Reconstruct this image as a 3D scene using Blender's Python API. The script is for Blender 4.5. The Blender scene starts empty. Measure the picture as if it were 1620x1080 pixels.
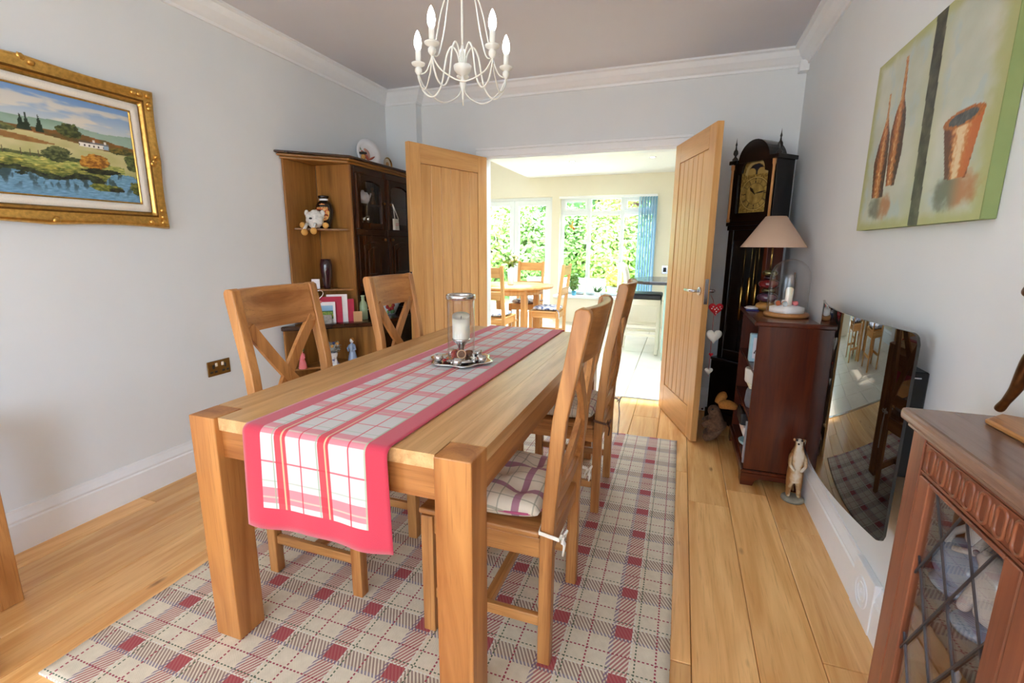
import bpy, bmesh, math, random
from mathutils import Vector, Matrix, noise
random.seed(7)
PI = math.pi
scn = bpy.context.scene
COL = scn.collection

# ------------------------------------------------------------------ camera
H = 1.28
cam_d = bpy.data.cameras.new('camera'); cam = bpy.data.objects.new('camera', cam_d); COL.objects.link(cam)
cam_d.sensor_width = 36.0; cam_d.lens = 746.5 / 1620 * 36.0; cam_d.clip_start = 0.03; cam_d.clip_end = 200
_p, _y, _r = 0.198692502, 0.340131589, -0.00688472818
_f = Vector((-math.sin(_y) * math.cos(_p), math.cos(_y) * math.cos(_p), -math.sin(_p)))
_rt = Vector((math.cos(_y), math.sin(_y), 0)); _dn = _f.cross(_rt)
_r2 = _rt * math.cos(_r) + _dn * math.sin(_r); _d2 = -_rt * math.sin(_r) + _dn * math.cos(_r)
cam.matrix_world = Matrix(((_r2.x, -_d2.x, -_f.x, 0), (_r2.y, -_d2.y, -_f.y, 0), (_r2.z, -_d2.z, -_f.z, H), (0, 0, 0, 1)))
scn.camera = cam

# ------------------------------------------------------------------ world, sun, exposure
world = bpy.data.worlds.new('overcast_sky'); scn.world = world; world.use_nodes = True
bg = world.node_tree.nodes['Background']; bg.inputs[0].default_value = (0.79, 0.965, 1.19, 1); bg.inputs[1].default_value = 3.6
sun_d = bpy.data.lights.new('sun', 'SUN'); sun_d.energy = 3.6; sun_d.angle = math.radians(3); sun_d.color = (1, .96, .9)
sun = bpy.data.objects.new('sun', sun_d); COL.objects.link(sun)
sun.rotation_euler = Vector((.45, -.2, -1.0)).to_track_quat('-Z', 'Y').to_euler()
def portal(name, loc, sx, sy, d):
    l = bpy.data.lights.new(name, 'AREA'); l.shape = 'RECTANGLE'; l.size = sx; l.size_y = sy
    l.cycles.is_portal = True
    o = bpy.data.objects.new(name, l); COL.objects.link(o); o.location = loc
    o.rotation_euler = Vector(d).to_track_quat('-Z', 'Y').to_euler()
portal('sky_portal_added_patio', (-.9, -3.54, 1.08), 1.0, 2.05, (0, 1, 0))
portal('sky_portal_added_right', (.84, -2.25, 1.3), 1.5, 1.8, (-1, 0, 0))
portal('sky_portal_added_left', (-2.7, -2.25, 1.3), 1.5, 1.8, (1, 0, 0))
portal('sky_portal_garden', (-1.95, 8.2, 1.15), 3.2, 2.2, (0, -1, 0))
vs = scn.view_settings
vs.view_transform = 'Standard'; vs.look = 'None'; vs.gamma = 1.0; vs.use_curve_mapping = False; vs.exposure = 2.08
cy = scn.cycles
cy.max_bounces = 9; cy.diffuse_bounces = 8; cy.glossy_bounces = 4; cy.transmission_bounces = 8; cy.transparent_max_bounces = 12
cy.caustics_reflective = False; cy.caustics_refractive = False; cy.sample_clamp_indirect = 6.0; cy.use_denoising = True

# ------------------------------------------------------------------ helpers: materials
def S(r, g, b):
    f = lambda c: (c / 12.92 if c <= .04045 else ((c + .055) / 1.055) ** 2.4)
    return (f(r / 255), f(g / 255), f(b / 255), 1)
MATS = {}
class NT:
    def __init__(s, name):
        s.m = bpy.data.materials.new(name); s.m.use_nodes = True; s.t = s.m.node_tree; s.n = s.t.nodes
        s.b = s.n['Principled BSDF']; MATS[name] = s.m
    def node(s, kind, **kw):
        n = s.n.new(kind)
        for k, v in kw.items(): setattr(n, k, v)
        return n
    def put(s, sock, v):
        if isinstance(v, bpy.types.NodeSocket): s.t.links.new(v, sock)
        else: sock.default_value = v
    def math(s, op, a, b=None, c=None):
        n = s.node('ShaderNodeMath', operation=op); s.put(n.inputs[0], a)
        if b is not None: s.put(n.inputs[1], b)
        if c is not None: s.put(n.inputs[2], c)
        return n.outputs[0]
    def band(s, u, lo, hi):
        return s.math('MULTIPLY', s.math('GREATER_THAN', u, lo), s.math('LESS_THAN', u, hi))
    def mix(s, f, a, b):
        n = s.node('ShaderNodeMix', data_type='RGBA'); s.put(n.inputs[0], f); s.put(n.inputs[6], a); s.put(n.inputs[7], b); return n.outputs[2]
    def noise(s, vec, scale, detail=4, dist=0.0, rough=.55):
        n = s.node('ShaderNodeTexNoise'); s.put(n.inputs['Vector'], vec); n.inputs['Scale'].default_value = scale
        n.inputs['Detail'].default_value = detail; n.inputs['Distortion'].default_value = dist; n.inputs['Roughness'].default_value = rough
        return n.outputs[0]
    def ramp(s, f, stops):
        n = s.node('ShaderNodeValToRGB'); s.put(n.inputs[0], f); e = n.color_ramp.elements
        while len(e) < len(stops): e.new(.5)
        for i, (p, c) in enumerate(stops): e[i].position = p; e[i].color = c
        return n.outputs[0]
    def coord(s, kind='Object'): return s.node('ShaderNodeTexCoord').outputs[kind]
    def xyz(s, v):
        n = s.node('ShaderNodeSeparateXYZ'); s.put(n.inputs[0], v); return n.outputs
    def mapping(s, v, scale=(1, 1, 1), loc=(0, 0, 0)):
        n = s.node('ShaderNodeMapping'); s.put(n.inputs[0], v); n.inputs['Scale'].default_value = scale; s.put(n.inputs['Location'], loc); return n.outputs[0]
    def bump(s, h, strength=.2, dist=.002):
        n = s.node('ShaderNodeBump'); n.inputs['Strength'].default_value = strength; n.inputs['Distance'].default_value = dist
        s.put(n.inputs['Height'], h); s.put(s.b.inputs['Normal'], n.outputs[0])
    def set(s, **kw):
        for k, v in kw.items(): s.put(s.b.inputs[k.replace('_', ' ')], v)
        return s
def plain(name, col, rough=.5, metal=0.0, var=.06, scale=30, bump=0.0, coat=0.0, sheen=0.0, trans=0.0, spec=None):
    t = NT(name); v = t.noise(t.coord(), scale, 3)
    d = tuple(c * (1 - var) for c in col[:3]) + (1,); l = tuple(min(1, c * (1 + var)) for c in col[:3]) + (1,)
    t.set(Base_Color=t.ramp(v, [(.3, d), (.7, l)]), Roughness=rough, Metallic=metal)
    if bump: t.bump(v, bump, .004)
    if coat: t.set(Coat_Weight=coat, Coat_Roughness=.08)
    if sheen: t.set(Sheen_Weight=sheen)
    if trans: t.set(Subsurface_Weight=trans, Subsurface_Radius=(.02, .012, .006), Subsurface_Scale=.05)
    if spec is not None: t.set(Specular_IOR_Level=spec)
    return t.m
def wood(name, dark, light, axis='z', rough=.4, rnd=.16, knots=0.25, gs=1.0, coat=0.0, contrast=1.0, spots=False, pores=.45):
    t = NT(name)
    oi = t.node('ShaderNodeObjectInfo'); off = t.node('ShaderNodeCombineXYZ')
    r = oi.outputs['Random']
    for i in range(3): t.put(off.inputs[i], t.math('MULTIPLY', r, (13.7, 31.1, 57.3)[i]))
    k = {'x': (1, 14, 14), 'y': (14, 1, 14), 'z': (14, 14, 1)}[axis]
    v = t.mapping(t.coord(), tuple(c * gs for c in k), off.outputs[0])
    n1 = t.noise(v, .9, 5, 1.2)
    k2 = {'x': (5, 130, 130), 'y': (130, 5, 130), 'z': (130, 130, 5)}[axis]
    n2 = t.noise(t.mapping(t.coord(), k2, off.outputs[0]), 1.3, 3, .2)
    k3 = {'x': (1.2, 3, 3), 'y': (3, 1.2, 3), 'z': (3, 3, 1.2)}[axis]
    n3 = t.noise(t.mapping(t.coord(), k3, off.outputs[0]), 1.0, 2)
    c = t.ramp(n1, [(.5 - .22 / contrast, dark), (.5 + .2 / contrast, light)])
    pd = tuple(x * .72 for x in dark[:3]) + (1,)
    c = t.mix(t.math('MULTIPLY', t.ramp(n2, [(.55, (0, 0, 0, 1)), (.75, (1, 1, 1, 1))]), pores), c, pd)
    c = t.mix(t.math('MULTIPLY', t.ramp(n3, [(.62, (0, 0, 0, 1)), (.8, (1, 1, 1, 1))]), knots), c, pd)
    if spots:
        vo = t.node('ShaderNodeTexVoronoi'); vo.inputs['Scale'].default_value = 1.0; t.put(vo.inputs['Vector'], t.mapping(t.coord(), (7.5, 2.6, 7.5), off.outputs[0]))
        ds = t.math('ADD', vo.outputs['Distance'], t.math('MULTIPLY', t.math('SUBTRACT', n1, .5), .12))
        c = t.mix(t.math('MULTIPLY', t.ramp(ds, [(.03, (1, 1, 1, 1)), (.11, (0, 0, 0, 1))]), .8), c, S(96, 56, 28))
    hs = t.node('ShaderNodeHueSaturation'); t.put(hs.inputs['Color'], c)
    t.put(hs.inputs['Value'], t.math('ADD', t.math('MULTIPLY', r, rnd), 1 - rnd / 2))
    t.set(Base_Color=hs.outputs[0], Roughness=rough)
    t.bump(n2, .06, .001)
    if coat: t.set(Coat_Weight=coat, Coat_Roughness=.12)
    return t.m
def woods(prefix, dark, light, **kw):
    return {a: wood(prefix + '_grain_' + a, dark, light, a, **kw) for a in 'xyz'}
def glass(name, tint=(1, 1, 1, 1), refl=.12, rough=0.0):
    t = NT(name)
    tr = t.node('ShaderNodeBsdfTransparent'); tr.inputs[0].default_value = tint
    gl = t.node('ShaderNodeBsdfGlossy'); gl.inputs['Roughness'].default_value = rough
    lw = t.node('ShaderNodeLayerWeight'); fc = t.math('POWER', lw.outputs['Facing'], 3.0)
    mx = t.node('ShaderNodeMixShader'); t.put(mx.inputs[0], t.math('ADD', t.math('MULTIPLY', fc, .7), refl * .3))
    t.put(mx.inputs[1], tr.outputs[0]); t.put(mx.inputs[2], gl.outputs[0])
    t.t.links.new(mx.outputs[0], t.n['Material Output'].inputs[0])
    return t.m
def paint_mat(name, rough=.6, bump=0.0, coat=0.0):
    t = NT(name); a = t.node('ShaderNodeAttribute', attribute_name='Col'); t.set(Base_Color=a.outputs[0], Roughness=rough)
    if bump: t.bump(t.noise(t.coord(), 160, 4), bump, .002)
    if coat: t.set(Coat_Weight=coat)
    return t.m

# ------------------------------------------------------------------ helpers: meshes
class MB:
    def __init__(s): s.v = []; s.f = []; s.sm = []
    def add(s, vs, fs, smooth=False):
        o = len(s.v); s.v += [Vector(v) for v in vs]; s.f += [tuple(i + o for i in f) for f in fs]; s.sm += [smooth] * len(fs); return s
    def box(s, x0, x1, y0, y1, z0, z1):
        vs = [(x, y, z) for z in (z0, z1) for y in (y0, y1) for x in (x0, x1)]
        return s.add(vs, [(0, 2, 3, 1), (4, 5, 7, 6), (0, 1, 5, 4), (2, 6, 7, 3), (0, 4, 6, 2), (1, 3, 7, 5)])
    def bar(s, a, b, w, h, up=(0, 0, 1)):
        a, b = Vector(a), Vector(b); d = (b - a).normalized(); u = Vector(up)
        sd = d.cross(u).normalized(); u = sd.cross(d)
        vs = [p + sd * (sx * w / 2) + u * (sy * h / 2) for p in (a, b) for sx, sy in ((-1, -1), (1, -1), (1, 1), (-1, 1))]
        return s.add(vs, [(0, 3, 2, 1), (4, 5, 6, 7), (0, 1, 5, 4), (1, 2, 6, 5), (2, 3, 7, 6), (3, 0, 4, 7)])
    def prism(s, poly, axis, a, b, smooth=False):
        """poly in the two remaining axes (cyclic order), extruded along axis a..b"""
        def mk(p, t): return {'x': (t, p[0], p[1]), 'y': (p[0], t, p[1]), 'z': (p[0], p[1], t)}[axis]
        n = len(poly); vs = [mk(p, a) for p in poly] + [mk(p, b) for p in poly]
        fs = [tuple(range(n))[::-1], tuple(range(n, 2 * n))] + [(i, (i + 1) % n, n + (i + 1) % n, n + i) for i in range(n)]
        o = len(s.f); s.add(vs, fs)
        if smooth:
            for i in range(o + 2, o + 2 + n): s.sm[i] = True
        return s
    def lathe(s, prof, c=(0, 0, 0), n=24, ax='z', smooth=True, caps=True):
        vs = []; fs = []; c = Vector(c)
        for r, z in prof:
            for k in range(n):
                a = 2 * PI * k / n; p = (r * math.cos(a), r * math.sin(a), z)
                if ax == 'x': p = (p[2], p[0], p[1])
                elif ax == 'y': p = (p[0], p[2], p[1])
                vs.append(c + Vector(p))
        m = len(prof)
        for i in range(m - 1):
            for k in range(n): fs.append((i * n + k, i * n + (k + 1) % n, (i + 1) * n + (k + 1) % n, (i + 1) * n + k))
        s.add(vs, fs, smooth)
        if caps:
            o = len(s.v) - m * n
            for i in (0, m - 1):
                if prof[i][0] > 1e-4:
                    s.f.append(tuple(o + i * n + k for k in range(n))); s.sm.append(False)
        return s
    def tube(s, pts, r, n=8, closed=False):
        pts = [Vector(p) for p in pts]; rs = r if isinstance(r, (list, tuple)) else [r] * len(pts)
        vs = []; fs = []; m = len(pts); up = Vector((0, 0, 1))
        for i, p in enumerate(pts):
            if closed: d = pts[(i + 1) % m] - pts[i - 1]
            else: d = pts[min(i + 1, m - 1)] - pts[max(i - 1, 0)]
            d.normalize()
            if i == 0: sd = d.cross(up) if abs(d.z) < .95 else d.cross(Vector((1, 0, 0)))
            else: sd = sd - d * sd.dot(d)
            if sd.length < 1e-6: sd = d.orthogonal()
            sd.normalize(); u = sd.cross(d)
            for k in range(n):
                a = 2 * PI * k / n; vs.append(p + sd * (rs[i] * math.cos(a)) + u * (rs[i] * math.sin(a)))
        for i in range(m if closed else m - 1):
            j = (i + 1) % m
            for k in range(n): fs.append((i * n + k, i * n + (k + 1) % n, j * n + (k + 1) % n, j * n + k))
        if not closed: fs += [tuple(range(n))[::-1], tuple(range((m - 1) * n, m * n))]
        return s.add(vs, fs, True)
    def ball(s, c, rx, ry=None, rz=None, n=16, m=10, rot=None, jit=0.0, seed=0):
        ry = ry or rx; rz = rz or rx; vs = []; fs = []; c = Vector(c)
        for i in range(m + 1):
            t = PI * i / m
            for k in range(n):
                a = 2 * PI * k / n; v = Vector((math.sin(t) * math.cos(a), math.sin(t) * math.sin(a), math.cos(t)))
                q = 1 + (jit * noise.noise(v * 3 + Vector((seed, seed * 2, 0))) if jit else 0)
                p = Vector((v.x * rx, v.y * ry, v.z * rz)) * q
                if rot is not None: p = rot @ p
                vs.append(c + p)
        for i in range(m):
            for k in range(n): fs.append((i * n + k, (i + 1) * n + k, (i + 1) * n + (k + 1) % n, i * n + (k + 1) % n))
        return s.add(vs, fs, True)
    def ribbon(s, path, prof):
        """sweep closed profile prof [(out,up)] along a polyline path of (x,y) points with mitred corners; out = to the right of travel"""
        n = len(path); m = len(prof); vs = []; fs = []
        for i, p in enumerate(path):
            p = Vector(p)
            d0 = (p - Vector(path[i - 1])).normalized() if i else None; d1 = (Vector(path[i + 1]) - p).normalized() if i < n - 1 else None
            d0 = d0 or d1; d1 = d1 or d0
            n0 = Vector((d0.y, -d0.x)); n1 = Vector((d1.y, -d1.x)); b = (n0 + n1); b = b / max(.2, b.dot(n0)) if b.length > 1e-6 else n0
            for o, z in prof: vs.append((p.x + b.x * o, p.y + b.y * o, z))
        for i in range(n - 1):
            for k in range(m): fs.append((i * m + k, i * m + (k + 1) % m, (i + 1) * m + (k + 1) % m, (i + 1) * m + k))
        fs += [tuple(range(m))[::-1], tuple(range((n - 1) * m, n * m))]
        return s.add(vs, fs)
    def build(s, name, mat, parent=None, bevel=0.0, seg=1, sub=0, world=True, smooth=None, cols=None):
        off = Vector((0, 0, 0))
        if parent is not None and world:
            p = parent
            while p is not None: off += p.location; p = p.parent
        me = bpy.data.meshes.new(name); me.from_pydata([v - off for v in s.v], [], s.f)
        for i, p in enumerate(me.polygons): p.use_smooth = s.sm[i] if smooth is None else smooth
        bm = bmesh.new(); bm.from_mesh(me)
        bmesh.ops.recalc_face_normals(bm, faces=bm.faces)
        if bevel:
            es = [e for e in bm.edges if len(e.link_faces) == 2 and e.calc_face_angle(0) > .6]
            bmesh.ops.bevel(bm, geom=es, offset=bevel, segments=seg, affect='EDGES', profile=.5, clamp_overlap=True)
        bm.to_mesh(me); bm.free()
        me.materials.append(M(mat))
        o = bpy.data.objects.new(name, me); COL.objects.link(o); o.parent = parent
        if sub:
            md = o.modifiers.new('sub', 'SUBSURF'); md.levels = sub; md.render_levels = sub
        return o
def M(m): return MATS[m] if isinstance(m, str) else m
def tag(o, label, cat, group=None, kind=None):
    if label: o['label'] = label
    if cat: o['category'] = cat
    if group: o['group'] = group
    if kind: o['kind'] = kind
    return o
def thing(name, label, cat, loc=(0, 0, 0), rz=0.0, group=None):
    o = bpy.data.objects.new(name, None); COL.objects.link(o); o.location = loc; o.rotation_euler = (0, 0, rz); o.empty_display_size = .05
    return tag(o, label, cat, group)
def struct(o, label=None): o['kind'] = 'structure'; (label and o.__setitem__('label', label)); return o
def sempty(name, loc=(0, 0, 0), label=None, rz=0.0):
    o = bpy.data.objects.new(name, None); COL.objects.link(o); o.location = loc; o.rotation_euler = (0, 0, rz); return struct(o, label)
def copy_tree(o, parent=None):
    c = o.copy(); COL.objects.link(c); c.parent = parent
    for ch in [x for x in bpy.data.objects if x.parent == o]: copy_tree(ch, c)
    return c
def painted(name, func, origin, ex, ey, nu, nv, mat, parent=None):
    """flat printed sheet: grid with colour attribute; func(u,v)->sRGB 0..255, u along ex, v along ey"""
    off = Vector((0, 0, 0)); p = parent
    while p is not None: off += p.location; p = p.parent
    o, ex, ey = Vector(origin) - off, Vector(ex), Vector(ey)
    vs = []; cs = []
    for j in range(nv + 1):
        for i in range(nu + 1):
            u, v = i / nu, j / nv; vs.append(o + ex * u + ey * v); c = S(*[max(0, min(255, q)) for q in func(u, v)]); cs += list(c)
    fs = [(j * (nu + 1) + i, j * (nu + 1) + i + 1, (j + 1) * (nu + 1) + i + 1, (j + 1) * (nu + 1) + i) for j in range(nv) for i in range(nu)]
    me = bpy.data.meshes.new(name); me.from_pydata(vs, [], fs)
    at = me.color_attributes.new('Col', 'FLOAT_COLOR', 'POINT'); at.data.foreach_set('color', cs)
    me.materials.append(M(mat)); ob = bpy.data.objects.new(name, me); COL.objects.link(ob); ob.parent = parent
    return ob
def lerp(a, b, t): return tuple(x + (y - x) * t for x, y in zip(a, b))
def sstep(a, b, x): t = max(0, min(1, (x - a) / (b - a))); return t * t * (3 - 2 * t)
def fb(x, y, s=1.0, seed=0.0): return noise.fractal(Vector((x * s, y * s, seed)), 1.0, 2.0, 4)
def arc(c, r, a0, a1, n): return [(c[0] + r * math.cos(a0 + (a1 - a0) * i / n), c[1] + r * math.sin(a0 + (a1 - a0) * i / n)) for i in range(n + 1)]
def catmull(pts, n=8):
    pts = [Vector(p) for p in pts]; P = [pts[0]] + pts + [pts[-1]]; out = []
    for i in range(1, len(P) - 2):
        for k in range(n):
            t = k / n; a, b, c, d = P[i - 1], P[i], P[i + 1], P[i + 2]
            out.append(.5 * ((2 * b) + (c - a) * t + (2 * a - 5 * b + 4 * c - d) * t * t + (3 * b - a - 3 * c + d) * t ** 3))
    return out + [pts[-1]]

# ------------------------------------------------------------------ materials
plain('wall_paint', S(221, 226, 229), .85, var=.012, scale=4)
plain('ceiling_paint', S(207, 208, 216), .9, var=.01, scale=4)
plain('white_gloss', S(233, 237, 241), .35, var=.01)
plain('cream_paint', S(234, 226, 206), .85, var=.012, scale=4)
plain('ceiling_white', S(240, 239, 236), .85, var=.01)
plain('white_plastic', S(240, 240, 242), .3, var=.01)
plain('subfloor', S(70, 45, 25), .9)
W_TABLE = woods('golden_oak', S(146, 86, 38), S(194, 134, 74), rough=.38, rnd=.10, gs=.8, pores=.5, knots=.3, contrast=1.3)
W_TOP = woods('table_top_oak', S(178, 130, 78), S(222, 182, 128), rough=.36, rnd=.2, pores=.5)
W_CHAIR = woods('chair_oak', S(146, 90, 42), S(202, 144, 84), rough=.4, rnd=.16, pores=.55, knots=.5, contrast=1.2)
W_DOOR = woods('door_oak', S(196, 142, 80), S(220, 172, 110), rough=.33, rnd=.05, knots=.05, contrast=.8)
W_FLOOR = {'y': wood('floor_oak', S(214, 152, 84), S(248, 200, 134), 'y', rough=.27, rnd=.24, knots=.3, spots=True)}
W_HONEY = woods('honey_oak', S(120, 78, 32), S(170, 118, 58), rough=.4, rnd=.06)
W_DARK = woods('dark_stained_oak', S(34, 17, 7), S(74, 40, 16), rough=.22, rnd=.1)
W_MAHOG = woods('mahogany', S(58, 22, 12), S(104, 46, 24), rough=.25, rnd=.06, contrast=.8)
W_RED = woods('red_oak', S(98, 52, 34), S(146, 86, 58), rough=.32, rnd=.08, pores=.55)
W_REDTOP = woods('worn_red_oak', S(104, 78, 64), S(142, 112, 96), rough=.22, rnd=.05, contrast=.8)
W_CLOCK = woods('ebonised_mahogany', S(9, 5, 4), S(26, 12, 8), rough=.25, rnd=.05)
W_PINE = woods('kitchen_pine', S(200, 138, 74), S(232, 178, 112), rough=.35, rnd=.06)
plain('steel', S(200, 200, 204), .2, 1.0, var=.02)
plain('silver', S(215, 214, 212), .18, 1.0, var=.05)
plain('brass', S(196, 158, 84), .25, 1.0, var=.08)
plain('antique_brass', S(120, 88, 48), .35, 1.0, var=.1)
plain('gold_leaf', S(214, 168, 88), .3, .95, var=.2, scale=60, bump=.15)
plain('gold_dark', S(120, 80, 30), .4, .7, var=.2, scale=80, bump=.2)
plain('linen', S(232, 226, 214), .9, var=.04, scale=200)
plain('wax', S(240, 234, 214), .5, var=.02, trans=.4)
plain('black', S(14, 13, 13), .4, var=.05)
plain('black_gloss', S(8, 8, 9), .06, var=.02)
plain('black_leather', S(22, 22, 28), .4, var=.15, bump=.1)
plain('cream_metal', S(228, 229, 222), .4, var=.02)
t = NT('bulb_glass'); t.set(Base_Color=S(238, 240, 248), Roughness=.15, Emission_Color=(.93, .96, 1, 1), Emission_Strength=4)  # faint glow added to the unlit bulbs to even out the room light
plain('shade_fabric', S(202, 172, 148), .9, var=.03, scale=300)
plain('porcelain', S(235, 236, 238), .12, var=.02, coat=.5)
plain('porcelain_blue', S(150, 176, 212), .12, var=.1, scale=14, coat=.5)
plain('porcelain_navy', S(48, 66, 140), .15, var=.1, coat=.5)
plain('porcelain_grey', S(150, 152, 160), .2, var=.1)
plain('skin_glaze', S(226, 190, 168), .3, var=.04)
plain('bronze', S(96, 62, 34), .3, .8, var=.35, scale=40, bump=.2)
plain('red_felt', S(170, 18, 30), .9, var=.06)
plain('white_felt', S(228, 226, 216), .9, var=.04)
plain('white_ribbon', S(240, 236, 226), .8, var=.03)
plain('brown_fur', S(104, 76, 56), .95, var=.4, scale=70, bump=.8)
plain('tan_fur', S(168, 112, 48), .95, var=.2, scale=90, bump=.6)
plain('grey_fur', S(216, 214, 208), .95, var=.15, scale=60, bump=.8)
plain('felt_orange', S(214, 160, 84), .9, var=.1)
plain('meerkat_white', S(226, 214, 196), .5, var=.1, scale=30)
plain('meerkat_tan', S(188, 146, 92), .55, var=.2, scale=40)
plain('meerkat_base', S(150, 150, 136), .8, var=.2)
plain('mint_paint', S(182, 212, 204), .45, var=.02)
plain('worktop', S(52, 48, 50), .2, var=.3, scale=120)
plain('blind_blue', S(150, 182, 204), .8, var=.06)
plain('leaf_green', S(126, 164, 84), .6, var=.35, scale=6)
plain('leaf_dark', S(92, 130, 78), .6, var=.35, scale=6)
plain('leaf_lime', S(172, 202, 104), .6, var=.3, scale=6)
plain('leaf_red', S(158, 108, 112), .6, var=.3, scale=6)
plain('leaf_yellow', S(206, 208, 96), .6, var=.2, scale=12)
plain('bark', S(92, 74, 58), .9, var=.3)
plain('grass', S(120, 150, 76), .95, var=.25, scale=9)
plain('patio', S(206, 200, 188), .85, var=.08, scale=5)
plain('render_white', S(240, 238, 232), .85, var=.02)
plain('planter_grey', S(140, 146, 160), .6, var=.05)
plain('pot_blue', S(96, 176, 206), .3, var=.05)
plain('flower_white', S(244, 240, 214), .7, var=.05)
plain('stone_tile', S(206, 196, 178), .3, var=.07, scale=3)
plain('grout', S(200, 190, 172), .9)
plain('stone_dish', S(150, 146, 146), .6, var=.1)
plain('red_glass', S(110, 26, 30), .08, var=.2, coat=.6)
plain('purple_glass', S(74, 44, 64), .1, var=.35, scale=20, coat=.6)
plain('ochre_stone', S(176, 128, 62), .4, var=.2)
plain('brass_disc', S(120, 112, 74), .25, .8, var=.15)
plain('purple_glaze', S(46, 18, 30), .12, var=.25, scale=20, coat=.6)
plain('black_glaze', S(12, 11, 13), .08, var=.1, coat=.7)
plain('bottle_green', S(168, 190, 150), .3, var=.06)
plain('card_red', S(186, 28, 66), .6, var=.04)
plain('card_white', S(236, 234, 238), .6, var=.03)
plain('card_grey', S(146, 142, 134), .5, .2, var=.3, scale=50)
plain('card_pink', S(232, 128, 132), .7, var=.05)
plain('card_tan', S(198, 152, 108), .7, var=.05)
plain('pale_blue', S(170, 212, 226), .5, var=.06)
plain('navy_cloth', S(40, 46, 66), .8, var=.15)
plain('slate_cloth', S(110, 118, 132), .8, var=.15)
plain('purple_card', S(140, 50, 150), .5, var=.1)
plain('grey_plastic', S(150, 152, 158), .4, var=.08)
plain('royal_blue', S(36, 44, 176), .5, var=.05)
plain('snow', S(240, 240, 240), .9, var=.04, bump=.3)
plain('pine_cone', S(110, 70, 44), .8, var=.3, scale=60, bump=.4)
plain('berry_red', S(160, 36, 30), .4, var=.15)
plain('dried_orange', S(196, 100, 50), .6, var=.2, scale=60)
plain('silver_leaf', S(160, 168, 168), .4, .4, var=.2)
plain('lead', S(84, 78, 80), .35, .7, var=.1)
plain('calico', S(230, 226, 214), .9, var=.05, scale=150)
plain('pink_print', S(222, 140, 146), .8, var=.1)
plain('yellow_bird', S(206, 170, 62), .5, var=.2)
plain('socket_black', S(18, 16, 15), .4)
plain('dial_gold', S(178, 148, 82), .35, .6, var=.25, scale=50)
glass('clear_glass', refl=.15); glass('window_glass', (.98, 1, .99, 1), .1); glass('clock_glass', refl=.12)
glass('cabinet_glass', (.9, .88, .86, 1), .25)
t = NT('mirror_back'); t.set(Base_Color=S(168, 156, 146), Metallic=1.0, Roughness=.03)
t = NT('fire_glass'); t.set(Base_Color=S(4, 4, 5), Roughness=.015, IOR=1.75)
t = NT('spot_light'); t.set(Base_Color=(1, 1, 1, 1), Emission_Color=(1, .93, .82, 1), Emission_Strength=14)
paint_mat('painted_canvas', .45, .15); paint_mat('print_matt', .6); paint_mat('print_glaze', .15, coat=.5); paint_mat('dial_print', .35)

# rug: woven plaid
t = NT('rug_plaid'); X, Y, Z = t.xyz(t.coord())
u = t.math('FRACT', t.math('DIVIDE', t.math('ADD', X, .094 + 20.5 * .2145), .2145)); v = t.math('FRACT', t.math('DIVIDE', t.math('ADD', Y, 20.5 * .197 - 1.612), .197))
au = t.math('ABSOLUTE', t.math('SUBTRACT', u, .5)); av = t.math('ABSOLUTE', t.math('SUBTRACT', v, .5))
def sq(w, per, duty=0.0): return t.math('GREATER_THAN', t.math('SINE', t.math('MULTIPLY', w, 2 * PI / per)), duty)
hat = sq(t.math('ADD', X, t.math('MULTIPLY', Y, .6)), .0125, -.1)
c = t.mix(t.noise(t.coord(), 40, 3), S(210, 197, 174), S(238, 226, 204))
hat2 = sq(t.math('SUBTRACT', X, t.math('MULTIPLY', Y, .6)), .0125, -.1)
wu = t.math('LESS_THAN', au, .128); wv = t.math('LESS_THAN', av, .128)
c = t.mix(t.math('MULTIPLY', wv, t.math('MULTIPLY', hat, .75)), c, S(128, 92, 84)); c = t.mix(t.math('MULTIPLY', t.math('MULTIPLY', wu, t.math('SUBTRACT', 1.0, wv)), t.math('MULTIPLY', hat2, .8)), c, S(164, 70, 80))
c = t.mix(t.math('MULTIPLY', t.math('MULTIPLY', t.band(u, .31, .372), hat2), .75), c, S(120, 92, 128)); c = t.mix(t.math('MULTIPLY', t.math('MULTIPLY', t.band(v, .31, .372), hat), .75), c, S(112, 100, 132))
dx = sq(X, .0135, -.2); dy = sq(Y, .0135, -.2)
c = t.mix(t.math('MULTIPLY', t.band(u, .632, .655), dy), c, S(228, 224, 214)); c = t.mix(t.math('MULTIPLY', t.band(v, .632, .655), dx), c, S(228, 224, 214))
c = t.mix(t.math('MULTIPLY', t.band(u, .70, .722), dy), c, S(96, 108, 84)); c = t.mix(t.math('MULTIPLY', t.band(v, .70, .722), dx), c, S(94, 106, 86))
c = t.mix(t.math('MULTIPLY', t.math('GREATER_THAN', au, .487), dy), c, S(164, 66, 80)); c = t.mix(t.math('MULTIPLY', t.math('GREATER_THAN', av, .487), dx), c, S(162, 70, 84))
c = t.mix(t.math('MULTIPLY', t.math('MULTIPLY', wu, wv), .88), c, S(172, 62, 72))
t.set(Base_Color=c, Roughness=.95)
wv_ = t.math('MULTIPLY', t.math('SINE', t.math('MULTIPLY', X, 900)), t.math('SINE', t.math('MULTIPLY', Y, 900)))
t.bump(t.math('ADD', t.math('MULTIPLY', wv_, .5), t.math('MULTIPLY', hat, .4)), .5, .002)
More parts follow.
